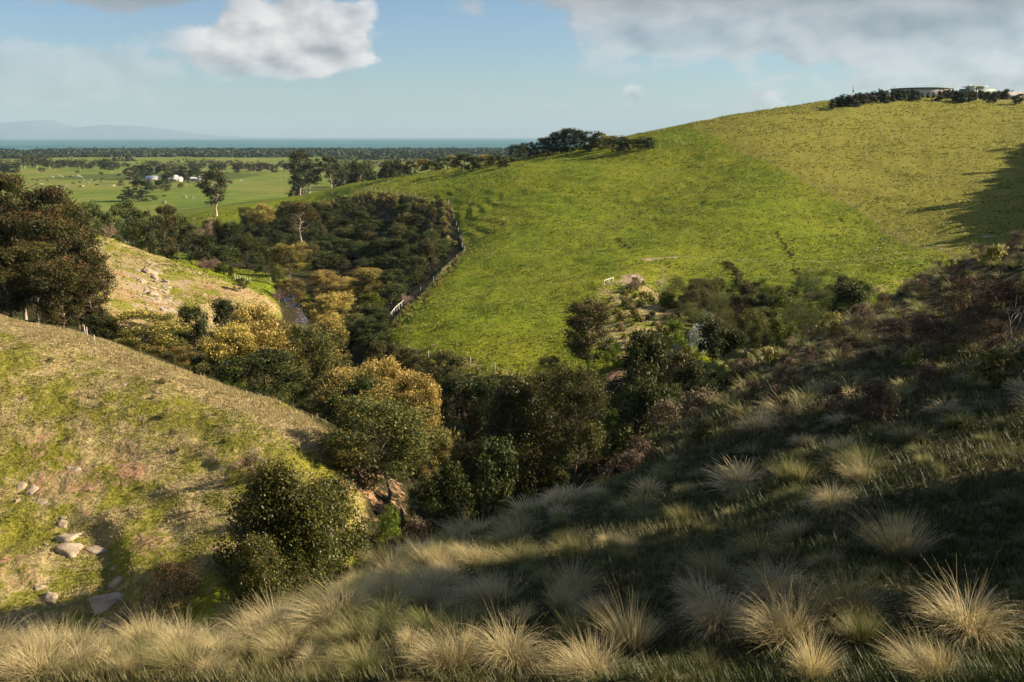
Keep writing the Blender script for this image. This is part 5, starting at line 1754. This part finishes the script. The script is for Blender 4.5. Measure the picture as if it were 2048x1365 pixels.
for px, py, w, lb in [
        (140, 1076, 60, 'pale domed rock, upper of the big pair on the left hillside'), (138, 1102, 74, 'flat pale rock, lower of the big pair on the left hillside'),
        (188, 1100, 60, 'long shaded rock right of the big pale pair'), (62, 984, 46, 'long pale rock in the row near the left edge'), (45, 972, 30, 'small pale rock at the top of the row near the left edge'),
        (88, 1004, 24, 'small rock at the lower end of the row near the left edge'), (124, 1048, 30, 'pale rock just above the big pair'), (126, 1036, 16, 'pebble sized rock above the big pair'),
        (152, 940, 28, 'rock in the red earth patch'), (138, 936, 18, 'small rock left in the red earth patch'), (76, 1176, 32, 'rounded rock at the lower left, upper of two'),
        (102, 1200, 48, 'craggy rock at the lower left, lower of two'), (206, 1208, 110, 'largest flat rock, half hidden behind the near tussocks'), (232, 1164, 52, 'dark rock in the shade above the largest flat rock'),
        (225, 1138, 24, 'small shaded rock above the dark one'), (300, 1198, 26, 'shaded rock right of the largest flat rock'), (248, 769, 18, 'small white rock high on the left hillside'),
        (212, 752, 12, 'white stone near the crest of the left hillside'), (314, 785, 14, 'white stone under the crest, right of the small white rock'), (88, 816, 15, 'white stone on the left part of the hillside'),
        (176, 816, 12, 'white stone right of the other two on the left hillside'), (48, 800, 14, 'white stone near the left edge of the hillside'), (36, 1002, 18, 'reddish stone near the left edge'), (92, 1088, 18, 'stone left of the big pale pair')]:
    rock(px, py, w, lb)
rr_ = np.random.default_rng(33)
n_r = 0
_P = np.array([(268, 530), (300, 522), (340, 560), (352, 610), (338, 640), (305, 636), (275, 590)], float)
while n_r < 75:
    c = _P.min(0) + (_P.max(0) - _P.min(0)) * rr_.random(2)
    if polymask(c[:1], c[1:], _P, .1)[0] < .9:
        continue
    rock(c[0], c[1], 9 + 22 * rr_.random() ** 1.6, 'pale rock of the outcrop on the grassy spur', 'outcrop rocks on the spur', dmin=100)
    n_r += 1
for px, py, w, lb in [(236, 524, 14, 'lone slab on the spur left of the outcrop'), (312, 546, 20, 'broad rock at the top of the spur outcrop'), (328, 634, 20, 'dark hollowed rock at the foot of the spur outcrop'),
                      (396, 548, 14, 'lone rock on the crest side of the spur'), (408, 590, 16, 'rock beside small bushes low on the spur'), (1262, 553, 22, 'pale rock beside the white rail'), (1280, 560, 16, 'smaller pale rock beside the white rail'),
                      (1320, 566, 14, 'flat pale rock left of the dead tree'), (1978, 474, 34, 'grey rock in the shadow at the right of the pasture'), (2030, 466, 30, 'dark rock in the shadow at the right edge'), (582, 612, 14, 'white boulder beside the creek pool')]:
    rock(px, py, w, lb, dmin=90)


def box(c, s, rz=0.0):
    x, y, z = s[0] / 2, s[1] / 2, s[2] / 2
    V = np.array([(a * x, b * y, d * z) for d in (-1, 1) for a, b in ((-1, -1), (1, -1), (1, 1), (-1, 1))], float)
    ca, sa = math.cos(rz), math.sin(rz)
    V = np.stack([V[:, 0] * ca - V[:, 1] * sa, V[:, 0] * sa + V[:, 1] * ca, V[:, 2]], -1) + np.array(c)
    return V, np.array([(0, 3, 2, 1), (4, 5, 6, 7), (0, 1, 5, 4), (1, 2, 6, 5), (2, 3, 7, 6), (3, 0, 4, 7)])


def mesh_of(name, mat, *shapes):
    b = Bag()
    for s in shapes:
        b.add(*s)
    return b.mesh(name, mat)


POST = {}


def fence(pts, label, spacing=5.0, h=1.25, w=.14, wires=3, mat='post', name='wire_fence', rails=False, cat='fence'):
    """posts stand along a line of ground points, with wires or painted rails between them"""
    P = np.array([p[:2] for p in pts], float)
    seg = np.concatenate([[0], np.cumsum(np.hypot(*np.diff(P, axis=0).T))])
    n = max(int(round(seg[-1] / spacing)) + 1, 2)
    s = np.linspace(0, seg[-1], n)
    x, y = np.interp(s, seg, P[:, 0]), np.interp(s, seg, P[:, 1])
    z = land(x, y)
    e = bpy.data.objects.new(name, None)
    e.location = (x[0], y[0], z[0])
    col.objects.link(e)
    tag(e, label, cat)
    key = (h, w, mat)
    if key not in POST:
        POST[key] = mesh_of('post', M[mat], box((0, 0, h / 2 - .2), (w, w, h + .4)))
    tops = []
    for i in range(n):
        dh = 1 + .12 * (RNG.random() - .5)
        o = obj('post', POST[key], e, (x[i] - x[0], y[i] - y[0], z[i] - z[0]))
        o.scale = (1, 1, dh)
        o.rotation_euler = ((RNG.random() - .5) * .10, (RNG.random() - .5) * .10, RNG.random())
        tops.append(np.array([x[i] - x[0], y[i] - y[0], z[i] - z[0]]))
    if rails:
        for a, b in zip(tops[:-1], tops[1:]):
            d = b - a
            for hh in (h * .92,):
                u = unit(d)
                bag = Bag()
                V, F = tube(np.array([a + [0, 0, hh], b + [0, 0, hh]]), [.05, .05], 4)
                bag.add(V, F)
                obj('rail', bag.mesh('rail', M[mat]), e)
    elif wires:
        for k in range(wires):
            hh = h * (.35 + .55 * k / max(wires - 1, 1))
            bag = Bag()
            bag.add(*tube(np.array(tops) + [0, 0, hh], np.full(n, .008), 3))
            obj('wire', bag.mesh('wire', M['wire']), e)
    return e


fence(rgp([(540, 424), (600, 410), (680, 394), (745, 383), (820, 393), (897, 411)], 100), 'post and wire fence along the top of the dark gully', 7.0, 1.15, .11)
fence(rgp([(898, 412), (914, 455), (929, 504)], 100), 'leaning wire fence down the right side of the dark gully', 14.0, 1.15, .10, wires=1)
fence(rgp([(926, 508), (870, 560), (812, 600)], 100), 'post and wire fence through pale grass below the dark gully', 9.0, 1.1, .09)
fence(rgp([(808, 604), (796, 618), (784, 634)], 100), 'white painted rails at the paddock corner above the creek', 4.2, 1.0, .09, mat='white', name='rail_fence', rails=True)
fence(rgp([(782, 638), (766, 666), (760, 690)], 90), 'wire fence running down from the white rails to the creek', 5.0, 1.1, .09)
fence(rgp([(764, 702), (800, 708), (850, 718), (920, 730), (1000, 744), (1060, 748)], 85), 'post and wire fence along the foot of the pasture', 4.6, 1.1, .08)
fence(rgp([(1208, 577), (1226, 565)], 90), 'white painted rail on the spur above the eroded bank', 2.4, .9, .08, mat='white', name='rail_fence', rails=True)
fence(rgp([(166, 462), (190, 464), (214, 468)], 150), 'row of pale fence posts on top of the spur', 1.2, 1.3, .2, wires=2)
fence(rgp([(248, 484), (268, 488)], 150), 'short white rail on the crest of the spur', 2.3, 1.5, .16, mat='white', name='rail_fence', rails=True)
fence(FENCE_UP, 'long wire fence dividing the pasture hill diagonally', 7.0, .9, .05)
fence(rgp([(1898, 202), (1950, 203), (2000, 206), (2047, 212)], 200), 'wire fence across the hilltop before the hedge', 4.5, 1.3, .16)
fence(rgp([(160, 664), (172, 674), (190, 690)], 60), 'few pale posts beside the dirt track at the left grove', 3.2, .85, .08, wires=2)
fence(rgp([(470, 560), (500, 562), (540, 566)], 100), 'small fence across the sunny creek flat', 4.0, 1.2, .16, wires=2)


# ---- tanks and house on the hill
def ring(r, z0, z1, n, t=.25, a0=0.0, a1=2 * math.pi):
    an = np.linspace(a0, a1, n + 1)
    V = []
    for rr, zz in ((r, z0), (r, z1), (r - t, z1), (r - t, z0)):
        V.append(np.stack([rr * np.cos(an), rr * np.sin(an), np.full(n + 1, zz)], -1))
    V = np.concatenate(V)
    m = n + 1
    F = [((a * m + i), (a * m + i + 1), (((a + 1) % 4) * m + i + 1), (((a + 1) % 4) * m + i)) for a in range(4) for i in range(n)]
    return V, np.array(F)


def dome(r, z0, rise, n=48, k=5):
    V, F = [], []
    for j in range(k):
        f = j / (k - 1)
        rr, zz = r * math.cos(f * math.pi / 2 * .98), z0 + rise * math.sin(f * math.pi / 2)
        V += [(rr * math.cos(2 * math.pi * i / n), rr * math.sin(2 * math.pi * i / n), zz) for i in range(n)]
    for j in range(k - 1):
        for i in range(n):
            F.append((j * n + i, j * n + (i + 1) % n, (j + 1) * n + (i + 1) % n, (j + 1) * n + i))
    return np.array(V), np.array(F)


def thing(name, loc, label, cat, rz=0.0):
    e = bpy.data.objects.new(name, None)
    e.location = loc
    e.rotation_euler = (0, 0, rz)
    col.objects.link(e)
    return tag(e, label, cat)


def at(px, py, d):
    rx, rz = ray(px, py)
    return np.array([rx * d, d, EYE + rz * d])


c = at(1842, 196, 552)
e = thing('water_tank', c, 'wide round concrete water tank with a green rim on the hilltop', 'water tank')
R_ = 15.6
npan = 40
top_z = at(1842, 178, 552)[2] - c[2] - .5
pan = mesh_of('panel', M['concrete'], ring(R_, -3.0, top_z, 3, .3, -math.pi / npan * .94, math.pi / npan * .94))
for i in range(npan):
    o = obj('panel', pan, e)
    o.rotation_euler = (0, 0, 2 * math.pi * i / npan)
obj('inner_wall', mesh_of('inner_wall', M['concrete'], ring(R_ - .12, -3, top_z - .05, 60, .1)), e)
obj('rim', mesh_of('rim', M['greenroof'], ring(R_ + .35, top_z, top_z + .55, 60, .7)), e)
obj('roof', mesh_of('roof', M['greenroof'], dome(R_ - .2, top_z + .3, .5)), e)
rail = Bag()
rail.add(*ring(R_, top_z + 1.4, top_z + 1.46, 60, .06))
for i in range(30):
    a = 2 * math.pi * i / 30
    rail.add(*box((R_ * math.cos(a), R_ * math.sin(a), top_z + .95), (.06, .06, .95)))
obj('handrail', rail.mesh('handrail', M['wire']), e)

c = at(1948, 190, 556)
e = thing('flat_roofed_tank', c, 'pale round tank with an overhanging flat roof beside the wide tank', 'water tank')
zt = at(1948, 173.5, 556)[2] - c[2]
obj('wall', mesh_of('wall', M['concrete'], ring(4.6, -3, zt - .3, 32, .3)), e)
obj('roof', mesh_of('roof', M['whiteroof'], ring(6.6, zt - .3, zt, 40, 6.5)), e)
hut = obj('stair_tower', mesh_of('stair_tower', M['wallboard'], box((-2.6, -4.6, zt / 2 - 1.1), (3.6, 2.2, zt + 2.6))), e)
obj('door', mesh_of('door', M['darkpane'], box((-1.4, -5.75, zt * .45), (.5, .12, zt * .7))), hut)
obj('base_wall', mesh_of('base_wall', M['greenroof'], box((0, -3.2, zt * .22), (18, 3, zt * .44 + 2))), e)
obj('mast', mesh_of('mast', M['wire'], box((.8, 0, zt + 1.2), (.12, .12, 2.6))), e)
obj('vent', mesh_of('vent', M['whiteroof'], box((-3, 0, zt + .35), (1.6, 1.2, .7))), e)


def house(px, py, d, L, W_, hw, hr, rz, label, wall, roofm, name='farm_shed', n_win=3, cat='shed'):
    c = at(px, py, d)
    c[2] = land1(c[0], c[1])
    e = thing(name, c, label, cat, rz)
    obj('wall', mesh_of('wall', wall, box((0, 0, hw / 2 - .3), (L, W_, hw + .6))), e)
    ov = .5
    V = np.array([(-L / 2 - ov, -W_ / 2 - ov, hw), (L / 2 + ov, -W_ / 2 - ov, hw), (L / 2 + ov, W_ / 2 + ov, hw), (-L / 2 - ov, W_ / 2 + ov, hw), (-L / 2 - ov, 0, hw + hr), (L / 2 + ov, 0, hw + hr)], float)
    V2 = V + np.array([0, 0, .12])
    b = Bag()
    for Z in (V, V2):
        b.add(Z, np.array([(0, 1, 5, 4), (2, 3, 4, 5)]))
        b.add(Z, np.array([(0, 4, 3), (1, 2, 5)]))
    obj('roof', b.mesh('roof', roofm), e)
    for i in range(n_win):
        x = -L / 2 + L * (i + .5) / n_win
        wn = obj('window', mesh_of('window', M['darkpane'], box((x, -W_ / 2 - .04, hw * .55), (1.4, .08, 1.1))), e)
        obj('sill', mesh_of('sill', M['white'], box((x, -W_ / 2 - .1, hw * .55 - .62), (1.6, .16, .1))), wn)
    return e


dF = ground_at(305, 362, 600)[1]
house(305, 362, dF, 13, 8, 2.8, 2.6, .15, 'long farm shed with a pale metal roof left of the cottage', M['wallboard'], M['whiteroof'], n_win=2)
house(352, 365, dF - 20, 13, 9, 2.8, 2.4, -.1, 'pale roofed farm cottage behind the small brown tree', M['wallboard'], M['whiteroof'], 'farm_house', 4, 'house')
house(401, 365, dF - 10, 9, 7, 2.6, 2.2, .2, 'small pale cottage at the right end of the farm', M['wallboard'], M['whiteroof'], 'farm_house', 2, 'house')
house(388, 365, dF - 6, 6, 5, 2.6, 1.8, -.3, 'small outbuilding between the two farm cottages', M['wallboard'], M['whiteroof'], 'farm_shed', 1)
c = at(351, 362, dF + 6)
c[2] = land1(c[0], c[1])
e = thing('rain_tank', c, 'white rounded rain tank rising behind the farm cottage', 'water tank')
obj('wall', mesh_of('wall', M['whiteroof'], ring(3.0, -.3, 5.0, 24, .2)), e)
obj('lid', mesh_of('lid', M['whiteroof'], dome(3.1, 5.0, 1.4, 24)), e)
house(2034, 196, 556, 16, 9, 3.0, 2.0, .1, 'low hilltop house half hidden by shrubs at the right edge', M['wallboard'], M['concrete'], 'hilltop_house', 3, 'house')


def pole(px, base, top, d, label, arms=1, r=.14):
    b = at(px, base, d)
    b[2] = land1(b[0], b[1])
    h = at(px, top, d)[2] - b[2]
    e = thing('power_pole', b, label, 'pole')
    obj('shaft', mesh_of('shaft', M['post'], tube(np.array([(0, 0, -.5), (0, 0, h)]), [r, r * .7], 6)), e)
    for k in range(arms):
        ar = obj('crossarm', mesh_of('crossarm', M['post'], box((0, 0, h - .5 - k * 1.3), (2.2, .14, .14), .5)), e)
        for s in (-.9, -.3, .3, .9):
            obj('insulator', mesh_of('insulator', M['white'], box((s * math.cos(.5), s * math.sin(.5), h - .3 - k * 1.3), (.1, .1, .3))), ar)
    return e


e = pole(1705, 196, 172, 516, 'power pole with a transformer at the left end of the hilltop hedge', 1)
obj('transformer', mesh_of('transformer', M['concrete'], box((.35, 0, at(1705, 182, 516)[2] - e.location.z), (.8, .7, 1.3))), e)
pole(563, 378, 336, 660, 'slender pole on the paddock left of the ridge gums', 1, .12)
pole(8, 334, 320, 1480, 'pale pole at the far left edge of the plain', 1, .22)
pole(43, 334, 320, 1480, 'pale pole on the plain right of the big bushy tree', 1, .22)
pole(1788, 192, 170, 540, 'thin pole at the left rim of the wide tank', 1, .08)


def cow_mesh(key, mat):
    """a low grazing beast: one closed skin over body, neck, head and four legs"""
    b = Bag()
    b.add(*tube(np.array([(-1.05, 0, 1.15), (-.95, 0, 1.15), (-.5, 0, 1.1), (.2, 0, 1.08), (.75, 0, 1.15), (1.0, 0, 1.12), (1.3, 0, .85), (1.5, 0, .5), (1.68, 0, .25), (1.72, 0, .18)]), [.05, .30, .38, .40, .38, .27, .2, .16, .12, .03], 8))
    for x in (-.75, .7):
        for y in (-.2, .2):
            b.add(*tube(np.array([(x, y, 1.0), (x + .03, y, .55), (x - .02, y, .28), (x, y, 0)]), [.15, .09, .06, .075], 5))
    b.add(*tube(np.array([(-1.05, 0, 1.3), (-1.15, 0, .9), (-1.13, 0, .5)]), [.04, .03, .05], 4))
    return b.mesh(key, mat, True)


COW = [cow_mesh('cow_pale', M['cow_white']), cow_mesh('cow_black', M['cow_dark'])]
for kind, pts in ((0, [(105, 357), (115, 353), (119, 353.5), (124, 356), (146, 354), (153, 354), (157, 353), (159, 355), (163, 357), (167, 362), (181, 362), (177, 367), (83, 371), (88, 381), (131, 374), (115, 378), (165, 375), (218, 373), (227, 374), (219, 356), (371, 397), (385, 399), (330, 407), (481, 364)]),
                  (1, [(65, 361.5), (75, 363), (94, 363), (141, 356), (146, 369), (159, 367), (189, 363), (202, 366), (204, 360), (194, 372), (119, 374), (125, 376), (105, 377), (162, 375.5), (326, 408)])):
    for px, py in pts:
        g = ground_at(px, py, 500)
        o = obj('cow', COW[kind], None, g)
        o.rotation_euler = (0, 0, RNG.choice([0, math.pi]) + RNG.normal() * .5)
        s = 1.25
        o.scale = (s, s, s)
        far = 'near the farm lane' if px > 260 else 'in the far paddock'
        tag(o, f"{'pale' if kind == 0 else 'black'} cow grazing {far}", 'cow', f"{'pale' if kind == 0 else 'black'} cattle {far}")


# ---- coastal scrub: an unbroken dark belt along the shore
def coastal_scrub():
    rng = np.random.default_rng(950)
    n = 9500
    px = -160 + 1500 * rng.random(n)
    d = 2050 + 1800 * rng.random(n) ** .8
    x = (px - 1024) / FPX * d
    gap = fbm(x / 260, d / 160, 44, 2) > (-.30 + .45 * sstep(-d, -2700, -2050))
    x, y = x[gap], d[gap]
    n = len(x)
    z = land(x, y)
    h = 5 + 6 * rng.random(n)
    V, F, T_ = leaves(np.stack([x, y, z + h * .35], -1), 9 + 9 * rng.random(n), 16, 7.5, rng, .45, 1.3, .8, .6, 0, .3)
    b = Bag()
    b.add(V, F, T_)
    tag(obj('coastal_scrub', b.mesh('coastal_scrub', M['pine'])), 'dark belt of scrub and mangrove along the shore', 'scrub', kind='stuff')
    # nearer hedgerow woodland dotted over the plain
    n = 1500
    px = -100 + 1120 * rng.random(n)
    d = 1650 + 420 * rng.random(n)
    x = (px - 1024) / FPX * d
    keep = (fbm(x / 120, d / 60, 45, 2) > .10)
    x, y = x[keep], d[keep]
    z = land(x, y)
    V, F, T_ = leaves(np.stack([x, y, z + 2.5], -1), 4 + 5 * rng.random(len(x)), 16, 3.4, rng, .8, 1.4, .8, .5, 0, .4)
    b = Bag()
    b.add(V, F, T_)
    tag(obj('plain_woodland', b.mesh('plain_woodland', M['gumfar'])), 'thin grey green woodland dotted over the far plain', 'woodland', kind='stuff')


coastal_scrub()


# ---- air
hm = bpy.data.materials.new('haze')
hm.use_nodes = True
tt = NT(hm.node_tree)
tt.n.clear()
oo = tt.node('ShaderNodeOutputMaterial')
vv = tt.node('ShaderNodeVolumePrincipled')
vv.inputs['Color'].default_value = (.44, .64, .86, 1)
vv.inputs['Density'].default_value = 3.0e-5
vv.inputs['Anisotropy'].default_value = 0.0
tt.l.new(vv.outputs[0], oo.inputs['Volume'])
V = [(x, y, z) for z in (-2.0, 720.0) for y in (-3000, 45000) for x in (-69000, 69000)]
F = np.array([[0, 2, 3, 1], [4, 5, 7, 6], [0, 1, 5, 4], [2, 6, 7, 3], [0, 4, 6, 2], [1, 3, 7, 5]])
tag(obj('haze', make_mesh('haze', V, [F], hm)), kind='stuff')
